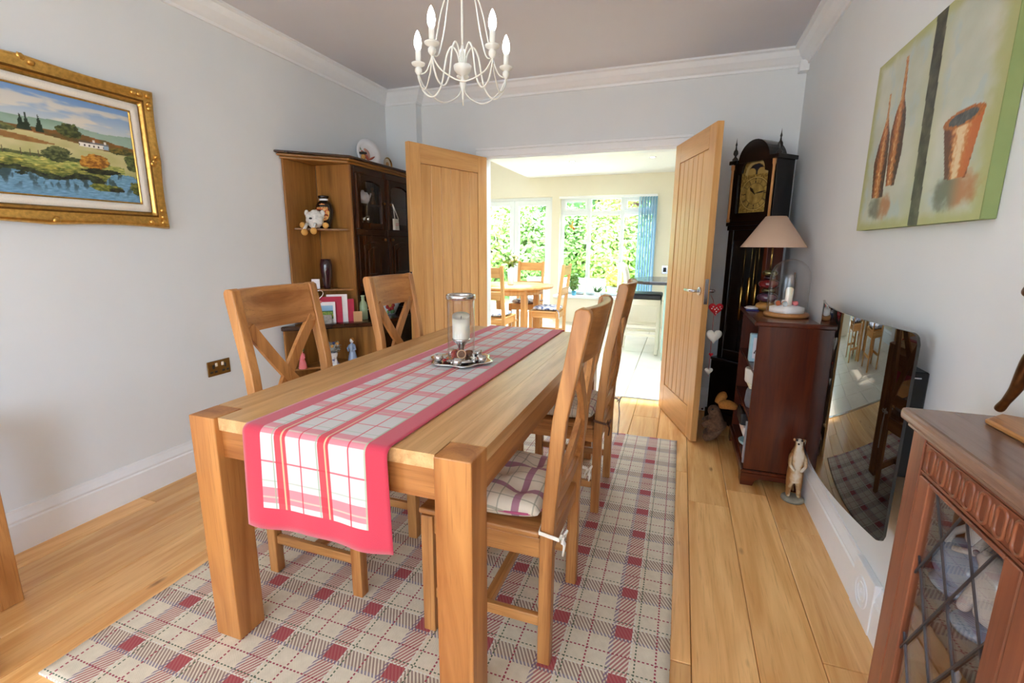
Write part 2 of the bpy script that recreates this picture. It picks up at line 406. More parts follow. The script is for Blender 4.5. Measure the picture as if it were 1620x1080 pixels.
# table runner (uv: u 0..1 across, v metres along)
t = NT('runner_plaid'); uv = t.coord('UV'); U, V, _ = t.xyz(uv)
c = t.mix(t.noise(t.mapping(uv, (500, 400, 1)), 1, 2), S(194, 191, 190), S(210, 208, 206))
w = t.math('DIVIDE', t.math('SUBTRACT', U, .135), .73)
per = t.math('MULTIPLY', t.math('FRACT', t.math('DIVIDE', V, .205)), .205)
pk = t.band(per, .083, .130); c = t.mix(t.math('MULTIPLY', pk, .8), c, S(212, 104, 120))
c = t.mix(t.math('MULTIPLY', t.band(per, .098, .103), .6), c, S(196, 196, 170))
c = t.mix(t.math('MULTIPLY', t.band(per, .148, .152), .7), c, S(160, 176, 158)); c = t.mix(t.math('MULTIPLY', t.band(per, .0, .005), .85), c, S(206, 70, 92))
for lo, hi, col, a in ((.115, .127, S(140, 160, 132), .8), (.142, .255, S(204, 40, 58), .94), (.205, .222, S(214, 196, 150), .75), (.388, .400, S(206, 40, 66), .9),
                       (.545, .557, S(140, 160, 132), .8), (.564, .668, S(204, 40, 58), .94), (.626, .641, S(214, 196, 150), .75), (.84, .853, S(206, 40, 66), .9), (.985, 1.0, S(160, 172, 140), .8)):
    c = t.mix(t.math('MULTIPLY', t.band(w, lo, hi), a), c, col)
a = t.node('ShaderNodeAttribute', attribute_name='rim'); inner = t.math('MULTIPLY', t.band(U, .135, .865), t.band(V, .066, a.outputs['Fac']))
pinkc = t.mix(t.noise(t.mapping(uv, (300, 300, 1)), 1, 2), S(186, 44, 68), S(202, 56, 80))
c = t.mix(inner, pinkc, c); t.set(Base_Color=c, Roughness=.9, Sheen_Weight=.3)
t.bump(t.noise(t.mapping(uv, (400, 800, 1)), 1, 2), .2, .001)
def plaid(name, base, s1, s2, per=.12):
    t = NT(name); X, Y, Z = t.xyz(t.coord()); c = t.mix(t.noise(t.coord(), 60, 2), base, tuple(min(1, q * 1.06) for q in base[:3]) + (1,))
    for W in (X, Y):
        p = t.math('FRACT', t.math('DIVIDE', t.math('ADD', W, 2.0), per))
        for lo, hi, col, al in ((.42, .58, s1, .85), (.1, .13, s2, .6), (.86, .89, s2, .6)):
            c = t.mix(t.math('MULTIPLY', t.band(p, lo, hi), al), c, col)
    t.set(Base_Color=c, Roughness=.9, Sheen_Weight=.2); t.bump(t.noise(t.coord(), 300, 2), .15, .001); return t.m
plaid('cushion_plaid', S(222, 212, 192), S(158, 92, 122), S(140, 140, 118), .145)
plaid('cushion_stripe', S(216, 206, 186), S(170, 110, 120), S(90, 84, 80), .09)
t = NT('cushion_blue'); c = t.ramp(t.noise(t.coord(), 22, 3), [(.4, S(70, 84, 128)), (.5, S(206, 212, 226)), (.62, S(226, 226, 230))]); t.set(Base_Color=c, Roughness=.9)
t = NT('flower_jug'); P_ = t.noise(t.coord(), 14, 2); c = t.ramp(P_, [(.0, S(236, 232, 224)), (.55, S(236, 232, 224)), (.6, S(196, 48, 44)), (.7, S(226, 150, 50))]); t.set(Base_Color=c, Roughness=.2)
t = NT('blue_white_glaze'); c = t.ramp(t.noise(t.coord(), 26, 2), [(.4, S(60, 78, 150)), (.52, S(232, 236, 242))]); t.set(Base_Color=c, Roughness=.15)

# ================================================================== SETTING
XL, XR, YB, YF, ZC = -2.56, .70, 3.93, -3.4, 2.58
# floor: boards one by one
fl = MB().box(XL - .1, XR + .1, YF - .1, 4.03, -.08, -.021).build('floor', 'subfloor'); struct(fl, 'oak plank floor of the dining room')
edges = [.119 + .1955 * k for k in range(-14, 3)]
edges = [XL] + [e for e in edges if XL + .03 < e < XR - .03] + [XR]
rp = random.Random(3)
for a, b in zip(edges[:-1], edges[1:]):
    y = YF - rp.uniform(0, 1.2)
    while y < 4.02:
        y1 = y + rp.uniform(.75, 1.75)
        if 4.03 - y1 < .3: y1 = 4.03
        p0, p1 = max(y, YF), min(y1, 4.03)
        if p1 - p0 > .02: MB().box(a + .0012, b - .0012, p0 + .0012, p1 - .0012, -.02, 0).build('plank', W_FLOOR['y'], fl, bevel=.0022)
        y = y1
# walls
SY0, SY1, SZ0, SZ1 = -3.0, -1.5, .4, 2.2   # unseen side windows, added behind the viewer to light the room
m = MB(); m.box(XL - .12, XL, YF, SY0, -.08, ZC + .1); m.box(XL - .12, XL, SY1, 4.03, -.08, ZC + .1); m.box(XL - .12, XL, SY0, SY1, -.08, SZ0); m.box(XL - .12, XL, SY0, SY1, SZ1, ZC + .1)
struct(m.build('wall_left', 'wall_paint'))
w4 = sempty('added_window_4', (XL - .06, (SY0 + SY1) / 2, SZ0), 'unseen side window added behind the viewer to light the dining room')
for k in range(4):
    y = SY0 + (SY1 - SY0) * k / 3; MB().box(XL - .09, XL - .03, max(SY0, y - .03), min(SY1, y + .03), SZ0, SZ1).build('mullion', 'white_gloss', w4)
for a, b in ((SZ0, SZ0 + .05), (SZ1 - .05, SZ1)): MB().box(XL - .088, XL - .032, SY0 + .031, SY1 - .031, a, b).build('frame_rail', 'white_gloss', w4)
struct(MB().box(-60, XL - .12, -60, 4, -.2, -.121).build('ground_side', 'patio'))
m = MB(); m.box(XR, XR + .12, YF, SY0, -.08, ZC + .1); m.box(XR, XR + .12, SY1, 4.03, -.08, ZC + .1); m.box(XR, XR + .12, SY0, SY1, -.08, SZ0); m.box(XR, XR + .12, SY0, SY1, SZ1, ZC + .1)
struct(m.build('wall_right', 'wall_paint'))
w5 = sempty('added_window_5', (XR + .06, (SY0 + SY1) / 2, SZ0), 'second unseen side window added behind the viewer to light the dining room')  # added out of view to light the opposite wall
for k in range(4):
    y = SY0 + (SY1 - SY0) * k / 3; MB().box(XR + .03, XR + .09, max(SY0, y - .03), min(SY1, y + .03), SZ0, SZ1).build('mullion', 'white_gloss', w5)
for a, b in ((SZ0, SZ0 + .05), (SZ1 - .05, SZ1)): MB().box(XR + .032, XR + .088, SY0 + .031, SY1 - .031, a, b).build('frame_rail', 'white_gloss', w5)
struct(MB().box(XR + .12, 60, -60, 3.9, -.2, -.121).build('ground_side_right', 'patio'))
OX0, OX1, OZ = -1.665, -.045, 2.035
m = MB(); m.box(XL - .12, OX0, YB, 4.03, -.08, ZC + .1); m.box(OX1, XR + .12, YB, 4.03, -.08, ZC + .1); m.box(OX0, OX1, YB, 4.03, OZ, ZC + .1)
struct(m.build('wall_back', 'wall_paint'))
struct(MB().box(XL, -2.25, 3.84, YB, 0, ZC).build('wall_pier', 'wall_paint'))
WX0, WX1, WZ0, WZ1 = -1.4, -.4, .05, 2.1
m = MB(); m.box(XL - .12, WX0, YF - .12, YF, -.08, ZC + .1); m.box(WX1, XR + .12, YF - .12, YF, -.08, ZC + .1); m.box(WX0, WX1, YF - .12, YF, WZ1, ZC + .1); m.box(WX0, WX1, YF - .12, YF, -.08, WZ0)
struct(m.build('wall_front', 'wall_paint'))
struct(MB().box(XL - .12, XR + .12, YF - .12, 4.03, ZC, ZC + .1).build('ceiling', 'ceiling_paint'))
# unseen patio window, added behind the viewer as a daylight source
w1 = sempty('added_window_1', ((WX0 + WX1) / 2, YF - .06, WZ0), 'unseen patio window added behind the viewer to let in daylight')
m = MB()
for k in range(5):
    x = WX0 + (WX1 - WX0) * k / 4; m.box(x - .035 if k else x, x + .035 if k < 4 else x, YF - .09, YF - .03, WZ0, WZ1)
m.box(WX0, WX1, YF - .09, YF - .03, WZ0, WZ0 + .07); m.box(WX0, WX1, YF - .09, YF - .03, WZ1 - .07, WZ1)
m.build('window_frame', 'white_gloss', w1)
# cornice
cp = [(0, 2.475), (.012, 2.475), (.016, 2.49), (.03, 2.5), (.06, 2.53), (.078, 2.562), (.1, 2.568), (.1, ZC), (0, ZC)]
struct(MB().ribbon([(XL, YF), (XL, 3.84), (-2.25, 3.84), (-2.25, YB), (XR, YB), (XR, YF)], cp).build('trim_1', 'white_gloss'), 'white moulded ceiling cornice')
struct(MB().box(.645, .699, 3.86, 3.929, 2.435, 2.5).build('trim_2', 'white_gloss'), 'white boxing under the cornice corner')
# skirting boards
sk = [(0, 0), (.019, 0), (.019, .125), (.014, .132), (.017, .142), (.012, .155), (.006, .172), (.005, .186), (0, .186)]
struct(MB().ribbon([(XL, YF), (XL, 3.84)], sk).build('baseboard_left', 'white_gloss'), 'tall white moulded skirting board')
br = MB().ribbon([(XR, YB), (XR, YF)], sk).build('baseboard_right', 'white_gloss'); struct(br, 'tall white moulded skirting board under the fire')
m = MB(); m.box(.677, .70, 1.69, 1.87, 0, .192); m.build('plinth_block', 'white_gloss', br, bevel=.002)
m = MB()
for r_ in (.055, .035, .014): m.lathe([(r_ - .006, 0), (r_ - .003, .005), (r_, 0)], (.677, 1.78, .10), 24, 'x', caps=False)
for v_ in m.v: v_.x = .677 - (v_.x - .677)
m.build('rosette', 'white_gloss', br)
struct(MB().ribbon([(XL, 3.84), (-2.25, 3.84), (-2.25, YB), (OX0 - .1, YB)], sk).build('baseboard_back', 'white_gloss'))
struct(MB().ribbon([(OX1 + .1, YB), (XR, YB)], sk).build('baseboard_corner', 'white_gloss'))
# door casing
m = MB(); L0 = .03
m.box(OX0, OX0 + L0, YB + .001, 4.029, 0, OZ - L0); m.box(OX1 - L0, OX1, YB + .001, 4.029, 0, OZ - L0); m.box(OX0, OX1, YB + .001, 4.029, OZ - L0, OZ)
struct(m.build('trim_3', 'white_gloss'), 'white lining of the double doorway')
def casing(y, s):
    m = MB()
    m.box(OX0 - .06, OX0 + .012, y, y + s * .018, 0, OZ - .012); m.box(OX1 - .012, OX1 + .06, y, y + s * .018, 0, OZ - .012)
    m.box(OX0 - .06, OX1 + .06, y, y + s * .018, OZ - .012, OZ + .04); m.box(OX0 - .06, OX1 + .06, y, y + s * .026, OZ + .04, OZ + .062)
    return m
struct(casing(YB, -1).build('trim_4', 'white_gloss', bevel=.004), 'white architrave around the double doorway')
struct(casing(4.03, 1).build('trim_5', 'white_gloss', bevel=.004))
struct(MB().box(OX0, OX1, 4.012, 4.05, -.005, .006).build('trim_6', 'steel'), 'metal threshold strip between oak and tiles')

# oak doors
def make_door(name, hinge, free, label, handle_side, handles=(-1, 1)):
    h, f = Vector(hinge), Vector(free); d = f - h; L = d.length; rz = math.atan2(d.y, d.x)
    D = sempty(name, (h.x, h.y, .008), label, rz)
    T, HT, st, tr, brl = .04, 2.004, .105, .135, .21
    B = lambda n, x0, x1, z0, z1, ax, t=T, bv=.002: MB().box(x0, x1, -t / 2, t / 2, z0, z1).build(n, W_DOOR[ax], D, bevel=bv, world=False)
    B('stile', 0, st, 0, HT, 'z'); B('stile', L - st, L, 0, HT, 'z')
    B('rail', st + .0005, L - st - .0005, HT - tr, HT, 'x'); B('rail', st + .0005, L - st - .0005, 0, brl, 'x')
    n = 6; w = (L - 2 * st) / n
    for i in range(n): B('board', st + i * w + .001, st + (i + 1) * w - .001, brl + .0015, HT - tr - .0015, 'z', .032, .0045)
    for s in handles:
        m = MB(); y = s * T / 2
        m.lathe([(.026, 0), (.026, .008), (.022, .011)] if s > 0 else [(.026, 0), (.026, -.008), (.022, -.011)], (L - .055, y, 1.0), 20, 'y')
        m.tube([(L - .055, y, 1.0), (L - .055, y + s * .045, 1.0), (L - .07, y + s * .055, 1.0), (L - .17, y + s * .055, 1.0)], .0095, 10)
        m.build('handle', 'steel', D, world=False)
    MB().box(L - .001, L + .002, -.012, .012, .92, 1.08).build('latch_plate', 'steel', D, world=False, bevel=.002)
    for z in (.25, 1.0, 1.75): MB().lathe([(.008, -.05), (.008, .05)], (-.004, -.022 if handle_side > 0 else .022, z), 10).build('hinge', 'steel', D, world=False)
    return D
make_door('door_1', (-1.632, 3.895), (-1.915, 3.125), 'open oak door folded towards the dark dresser', 1, ())
make_door('door_2', (-.079, 3.895), (.158, 3.205), 'open oak door beside the tall clock', -1)

# ------------------------------------------------------------------ kitchen shell
KY, KX0, KX1, KZ = 8.15, -3.75, 1.5, 2.44
kf = MB().box(KX0, KX1, 4.03, KY + .1, -.08, -.014).build('floor_kitchen', 'grout'); struct(kf, 'pale stone tile floor of the kitchen')
ts = .48
nx = int((KX1 - KX0) / ts) + 1; ny = int((KY - 4.05) / ts) + 1
for j in range(ny):
    for i in range(nx):
        x0 = KX0 + i * ts - (j % 2) * 0.0; y0 = 4.05 + j * ts
        x1, y1 = min(x0 + ts, KX1), min(y0 + ts, KY)
        if x1 - x0 > .05 and y1 - y0 > .05: MB().box(x0 + .003, x1 - .003, y0 + .003, y1 - .003, -.014, -.002).build('tile', 'stone_tile', kf, bevel=.0015)
DX0, DX1, DZ = -3.5, -2.17, 2.12
VX0, VX1, VZ0, VZ1 = -2.03, -.44, .46, 2.12
m = MB(); m.box(KX0 - .1, DX0, KY, KY + .25, -.08, 3.5); m.box(DX1, VX0, KY, KY + .25, -.08, DZ); m.box(VX1, KX1 + .1, KY, KY + .25, -.08, 3.5)
m.box(DX0, VX1, KY, KY + .25, DZ, 3.5); m.box(VX0, VX1, KY, KY + .25, -.08, VZ0); m.box(DX0, DX1, KY, KY + .25, -.08, 0)
struct(m.build('wall_kitchen_far', 'cream_paint'))
struct(MB().box(KX0 - .1, KX0, 4.03, KY + .1, -.08, 3.5).build('wall_kitchen_left', 'cream_paint'))
struct(MB().box(KX1, KX1 + .1, 4.03, KY + .1, -.08, 3.5).build('wall_kitchen_right', 'cream_paint'))
m = MB(); m.box(KX0 - .1, XL - .12, 3.93, 4.03, -.08, 3.5); m.box(XR + .12, KX1 + .1, 3.93, 4.03, -.08, 3.5); m.box(XL - .12, XR + .12, 3.95, 4.03, ZC + .1, 3.5)
struct(m.build('wall_kitchen_near', 'cream_paint'))
QX0, QX1, QY0, QY1 = -1.95, .4, 4.4, 5.72   # roof lantern, added out of view to brighten the kitchen
m = MB(); m.box(-2.6, QX0, 4.03, KY + .1, KZ, KZ + .15); m.box(QX1, KX1 + .1, 4.03, KY + .1, KZ, KZ + .15); m.box(QX0, QX1, 4.03, QY0, KZ, KZ + .15); m.box(QX0, QX1, QY1, KY + .1, KZ, KZ + .15)
struct(m.build('ceiling_kitchen', 'ceiling_white'), 'flat white kitchen ceiling with an opening for the added roof lantern')
portal('sky_portal_added_lantern', ((QX0 + QX1) / 2, (QY0 + QY1) / 2, 3.42), QX1 - QX0, QY1 - QY0, (0, 0, -1))
m = MB(); m.box(QX0, QX1, QY0 - .03, QY0, KZ + .15, 3.3); m.box(QX0, QX1, QY1, QY1 + .03, KZ + .15, 3.3); m.box(QX0 - .03, QX0, QY0 - .03, QY1 + .03, KZ + .15, 3.3); m.box(QX1, QX1 + .03, QY0 - .03, QY1 + .03, KZ + .15, 3.3)
struct(m.build('wall_added_lantern_upstand', 'ceiling_white'))
w3 = sempty('added_window_3', ((QX0 + QX1) / 2, (QY0 + QY1) / 2, 3.3), 'unseen roof lantern added over the kitchen for daylight')
m = MB()
for k in range(5): m.box(QX0 + (QX1 - QX0) * k / 4 - .025, QX0 + (QX1 - QX0) * k / 4 + .025, QY0, QY1, 3.3, 3.36)
m.build('window_frame', 'white_gloss', w3)
RY0, RY1, RX0, RX1 = 5.4, 6.6, -3.45, -2.95  # rooflight opening, unseen, added to bring daylight into the kitchen
m = MB(); m.box(KX0 - .1, RX0, 3.93, KY + .25, 3.3, 3.4); m.box(RX1, QX0, 3.93, KY + .25, 3.3, 3.4); m.box(QX1, KX1 + .1, 3.93, KY + .25, 3.3, 3.4); m.box(QX0, QX1, 3.93, QY0, 3.3, 3.4); m.box(QX0, QX1, QY1, KY + .25, 3.3, 3.4); m.box(RX0, RX1, 3.93, RY0, 3.3, 3.4); m.box(RX0, RX1, RY1, KY + .25, 3.3, 3.4)
struct(m.build('ceiling_vault', 'ceiling_white'), 'raised kitchen ceiling with an unseen rooflight added for daylight')
portal('sky_portal_added_rooflight', ((RX0 + RX1) / 2, (RY0 + RY1) / 2, 3.42), RX1 - RX0, RY1 - RY0, (0, 0, -1))
struct(MB().ribbon([(KX0, KY), (KX0, 4.05)][::-1], sk).build('baseboard_kitchen', 'white_gloss'))
# french doors in the kitchen
def leaf_frame(m, x0, x1, y0, y1, z0, z1, w):
    m.box(x0, x0 + w, y0, y1, z0, z1); m.box(x1 - w, x1, y0, y1, z0, z1); m.box(x0 + w, x1 - w, y0, y1, z0, z0 + w); m.box(x0 + w, x1 - w, y0, y1, z1 - w, z1)
d3 = sempty('door_3', ((DX0 + DX1) / 2, KY + .1, 0), 'white glazed garden doors behind the round table')
m = MB(); leaf_frame(m, DX0, DX1, KY + .08, KY + .15, 0, DZ, .05); m.build('door_frame', 'white_gloss', d3, bevel=.004)
mid = -2.885
for a, b in ((DX0 + .052, mid - .003), (mid + .003, DX1 - .052)):
    m = MB(); leaf_frame(m, a, b, KY + .09, KY + .14, .02, DZ - .052, .085); s_ = m.build('door_leaf', 'white_gloss', d3, bevel=.004)
    MB().box(a + .086, b - .086, KY + .112, KY + .118, .106, DZ - .138).build('pane', 'window_glass', s_)
w2 = sempty('window_2', ((VX0 + VX1) / 2, KY + .1, VZ0), 'white three-light kitchen window over the sill')
cols = [VX0 + .05, -1.54, -.985, VX1 - .05]; TZ = 1.84
wf = lambda n, *b_: MB().box(*b_).build(n, 'white_gloss', w2, bevel=.003)
wf('frame_side', VX0, VX0 + .049, KY + .08, KY + .15, VZ0, VZ1); wf('frame_side', VX1 - .049, VX1, KY + .08, KY + .15, VZ0, VZ1)
wf('frame_head', VX0 + .05, VX1 - .05, KY + .08, KY + .15, VZ1 - .05, VZ1); wf('frame_foot', VX0 + .05, VX1 - .05, KY + .08, KY + .15, VZ0, VZ0 + .05)
for x in cols[1:3]: wf('mullion', x - .03, x + .03, KY + .08, KY + .15, VZ0 + .051, VZ1 - .051)
for a, b in ((VX0 + .05, cols[1] - .031), (cols[1] + .031, cols[2] - .031), (cols[2] + .031, VX1 - .05)): wf('transom', a, b, KY + .08, KY + .15, TZ - .035, TZ + .035)
for i in range(3):
    a = cols[i] + (.03 if i else 0); b = cols[i + 1] - (.03 if i < 2 else 0)
    MB().box(a, b, KY + .112, KY + .118, VZ0 + .05, TZ - .035).build('pane', 'window_glass', w2)
    if i != 1:
        m = MB(); leaf_frame(m, a + .002, b - .002, KY + .07, KY + .12, TZ + .037, VZ1 - .052, .04); m.build('fanlight_frame', 'white_gloss', w2, bevel=.003)
    MB().box(a + .01, b - .01, KY + .122, KY + .127, TZ + .035, VZ1 - .05).build('pane', 'window_glass', w2)
MB().tube([(-1.83, KY + .06, 1.885), (-1.76, KY + .045, 1.88), (-1.7, KY + .06, 1.885)], .008, 6).build('window_handle', 'white_plastic', w2)
sill = MB().box(VX0 - .04, VX1 + .04, KY - .2, KY + .09, VZ0 - .045, VZ0).build('sill', 'white_gloss', w2, bevel=.006)
struct(MB().box(VX0 - .04, VX1 + .3, KY - .17, KY, 0, VZ0 - .045).build('wall_under_sill', 'cream_paint'))

# ------------------------------------------------------------------ garden
gr = MB().box(-40, 40, KY + .25, 60, -.2, -.12).build('ground_garden', 'grass'); struct(gr, 'garden lawn outside the kitchen')
struct(MB().box(-8, 6, KY + .25, 10.6, -.12, -.06).build('ground_patio', 'patio'), 'pale patio outside the kitchen window')
struct(MB().box(XL - .12, XR + .12, -60, YF - .12, -.2, -.12).build('ground_front', 'patio'))
def leaf_cloud(name, mat, parent, c, rx, ry, rz, n, size, seed, kind=None):
    if kind: n, size = int(n * 2.0), size * .66
    rr = random.Random(seed); m = MB(); c = Vector(c)
    for _ in range(n):
        d = Vector((rr.gauss(0, 1), rr.gauss(0, 1), rr.gauss(0, 1))).normalized(); q = rr.uniform(.55, 1.0) * (1 + .3 * noise.noise(d * 2.3 + Vector((seed, 0, 0))))
        p = c + Vector((d.x * rx * q, d.y * ry * q, d.z * rz * q)); a = Vector((rr.gauss(0, 1), rr.gauss(0, 1), rr.gauss(0, 1) * .6)).normalized()
        b = a.cross(d + Vector((.01, .02, .03))).normalized(); s = size * rr.uniform(.6, 1.3)
        m.add([p - a * s, p + b * s * .45, p + a * s, p - b * s * .45], [(0, 1, 2, 3)])
    o = m.build(name, mat, parent)
    if kind: o['kind'] = kind
    return o
def tree(name, label, x, y, zc, rx, ry, rz, mat, n, size, seed, cat='tree', group='trees and shrubs in the garden'):
    t_ = thing(name, label, cat, (x, y, -.12), 0, group)
    leaf_cloud('crown', mat, t_, (x, y, zc), rx, ry, rz, n, size, seed, 'stuff')
    m = MB(); rr = random.Random(seed + 1)
    m.tube([(x, y, -.12), (x + .05, y, zc * .4), (x, y, zc)], [.07, .05, .02], 7)
    for k in range(6):
        a = rr.uniform(0, 2 * PI); m.tube([(x, y, zc * (.3 + .08 * k)), (x + rx * .6 * math.cos(a), y + ry * .6 * math.sin(a), zc + rz * rr.uniform(-.2, .6))], [.03, .01], 5)
    m.build('trunk', 'bark', t_)
for a in (('shrub', 'pale green shrub outside the left garden door', -5.0, 12.6, 1.6, 1.3, 1.0, 1.8, 'leaf_lime', 2600, .13, 1, 'shrub'),
          ('shrub', 'bushy green shrub outside the right garden door', -3.75, 12.4, 1.0, 1.2, .9, 1.25, 'leaf_green', 2600, .12, 2, 'shrub'),
          ('conifer', 'tall lime green conifer in the middle of the kitchen window', -1.75, 12.6, 1.0, .85, .8, 1.75, 'leaf_lime', 3200, .11, 3, 'conifer'),
          ('shrub', 'mid green shrub filling the first light of the kitchen window', -2.75, 12.9, 1.1, 1.0, .8, 1.35, 'leaf_green', 3000, .11, 4, 'shrub'),
          ('shrub', 'blue-green shrub beside the blind in the kitchen window', -.7, 12.8, 1.1, 1.0, .8, 1.3, 'leaf_green', 2600, .12, 5, 'shrub'),
          ('copper_tree', 'purple-leaved tree over the kitchen window transom', -1.5, 15.5, 3.3, 1.6, 1.3, 1.5, 'leaf_red', 2600, .16, 6, 'tree'),
          ('tall_tree', 'dark green tree behind the first window light', -3.3, 15.6, 3.0, 1.5, 1.2, 1.9, 'leaf_dark', 2600, .17, 7, 'tree'),
          ('tall_tree', 'light green tree seen above the blind', .3, 15.2, 2.6, 1.6, 1.2, 2.3, 'leaf_green', 2400, .17, 8, 'tree')):
    tree(*a)
leaf_cloud('hedge', 'leaf_dark', None, (-2.5, 17.5, .6), 9, .8, 1.5, 6000, .2, 11)
tag(bpy.data.objects['hedge'], 'dark green hedge closing off the garden', 'hedge', kind='stuff')
tag(MB().box(-3.2, -1.5, 10.0, 10.2, -.06, .62).build('garden_wall', 'render_white', bevel=.01), 'low white garden wall outside the window', 'wall')
tp = thing('topiary_ball', 'round yellow topiary in a grey planter outside the window', 'topiary', (-1.13, 8.95, -.06))
MB().lathe([(.11, -.06), (.15, .5), (.165, .52), (.165, .56), (.14, .56), (.13, .5)], (-1.13, 8.95, 0), 20).build('planter', 'planter_grey', tp)
leaf_cloud('foliage', 'leaf_yellow', tp, (-1.13, 8.95, .74), .2, .2, .19, 1500, .045, 21)

# ================================================================== DINING TABLE
RUG = .009
rug = MB(); NXr, NYr = 60, 84; rx0, rx1, ry0, ry1 = -1.745, .055, .655, 3.18
for j in range(NYr + 1):
    for i in range(NXr + 1):
        e = .004 * noise.noise(Vector((i * .9, j * .9, 3))) if (i in (0, NXr) or j in (0, NYr)) else 0
        rug.v.append(Vector((rx0 + (rx1 - rx0) * i / NXr + e, ry0 + (ry1 - ry0) * j / NYr + e, .0075 + .001 * noise.noise(Vector((i * .5, j * .5, 0))))))
for j in range(NYr):
    for i in range(NXr):
        a = j * (NXr + 1) + i; rug.f.append((a, a + 1, a + NXr + 2, a + NXr + 1)); rug.sm.append(True)
n0 = len(rug.v); rim = [i for i in range(NXr + 1)] + [j * (NXr + 1) + NXr for j in range(1, NYr + 1)] + [NYr * (NXr + 1) + i for i in range(NXr - 1, -1, -1)] + [j * (NXr + 1) for j in range(NYr - 1, 0, -1)]
for k in rim: q = rug.v[k].copy(); q.z = .0005; rug.v.append(q)
for k in range(len(rim)): rug.f.append((rim[k], rim[(k + 1) % len(rim)], n0 + (k + 1) % len(rim), n0 + k)); rug.sm.append(False)
tag(rug.build('rug', 'rug_plaid'), 'cream and red woven plaid rug under the dining table', 'rug')

TX0, TX1, TY0, TY1, TZ_ = -1.373, -.437, .95, 2.785, .775
tb = thing('dining_table', 'long golden oak dining table with chunky square legs', 'table', ((TX0 + TX1) / 2, (TY0 + TY1) / 2, RUG))
LW = .098
for x0 in (TX0, TX1 - LW - .004):
    for y0 in (TY0, TY1 - LW):
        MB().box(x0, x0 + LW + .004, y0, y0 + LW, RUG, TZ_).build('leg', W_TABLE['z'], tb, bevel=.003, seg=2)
nb = 5; bw = (TX1 - TX0 - .004) / nb   # top boards notched round the leg tops
lx0, lx1 = TX0 + LW + .007, TX1 - LW - .007
xs = [TX0 + .001, lx0, lx0 + (lx1 - lx0) / 4, (lx0 + lx1) / 2, lx0 + 3 * (lx1 - lx0) / 4, lx1, TX1 - .001]
for i in range(6):
    e = LW + .002 if i in (0, 5) else .012
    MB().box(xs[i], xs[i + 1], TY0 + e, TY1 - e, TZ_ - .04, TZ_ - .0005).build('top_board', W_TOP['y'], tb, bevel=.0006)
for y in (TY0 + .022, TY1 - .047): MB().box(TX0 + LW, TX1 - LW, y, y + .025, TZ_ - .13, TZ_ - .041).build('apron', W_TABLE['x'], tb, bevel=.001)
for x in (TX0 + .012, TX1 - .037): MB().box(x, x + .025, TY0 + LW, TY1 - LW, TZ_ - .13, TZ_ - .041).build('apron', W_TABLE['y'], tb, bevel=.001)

# runner
m = MB(); rxc, rw = -.895, .48; NU = 40
path = []   # (y, z, s)
zt = TZ_ + .003
s_acc = 0.0; hang = .30; R_ = .022
pts = [(TY0 - R_ * .55, zt - R_ - (hang - R_) * (1 - i / 14)) for i in range(15)]
pts += [(TY0 - R_ * .55 + R_ * (1 - math.cos(a)) , zt - R_ + R_ * math.sin(a)) for a in [PI / 2 * i / 6 for i in range(1, 7)]]
ya, yb = pts[-1][0], TY1 + .008
pts += [(ya + (yb - ya) * i / 40, zt) for i in range(1, 41)]
pts += [(yb + .01 * math.sin(PI / 2 * i / 4), zt - .01 * (1 - math.cos(PI / 2 * i / 4))) for i in range(1, 5)]
pts += [(yb + .012, zt - .012 - .26 * i / 8) for i in range(1, 9)]
S_ = [0]
for a, b in zip(pts[:-1], pts[1:]): S_.append(S_[-1] + math.hypot(b[0] - a[0], b[1] - a[1]))
for j, (y, z) in enumerate(pts):
    for i in range(NU + 1):
        u_ = i / NU; dn = max(0, (zt - R_ - z)) / hang
        wv = dn * (.006 * math.sin(u_ * 9 + 1.0) + .004 * math.sin(u_ * 17)) if y < 1.5 else -dn * .008 * math.sin(u_ * 9)
        skew = (.022 - .022 * min(1, S_[j] / S_[-1] * 1.1)) * -1 + .006
        zz = z + dn * (.012 * (u_ - .5) - .002 * math.sin(u_ * 9))
        m.v.append(Vector((rxc - rw / 2 + rw * u_ + skew * .6 + (-.004 if u_ < .5 else .006) * dn, y - wv - dn * .004, zz)))
for j in range(len(pts) - 1):
    for i in range(NU): a = j * (NU + 1) + i; m.f.append((a, a + 1, a + NU + 2, a + NU + 1)); m.sm.append(True)
ro = m.build('table_runner', 'runner_plaid'); me = ro.data; uvl = me.uv_layers.new(name='UVMap')
for l in me.loops:
    j, i = divmod(l.vertex_index, NU + 1); uvl.data[l.index].uv = (i / NU, S_[j])
at = me.attributes.new('rim', 'FLOAT', 'POINT'); at.data.foreach_set('value', [S_[-1] - .066] * len(me.vertices))
sd = ro.modifiers.new('thickness', 'SOLIDIFY'); sd.thickness = .0022; sd.offset = 1
tag(ro, 'white and red plaid table runner with a pink border', 'table runner')

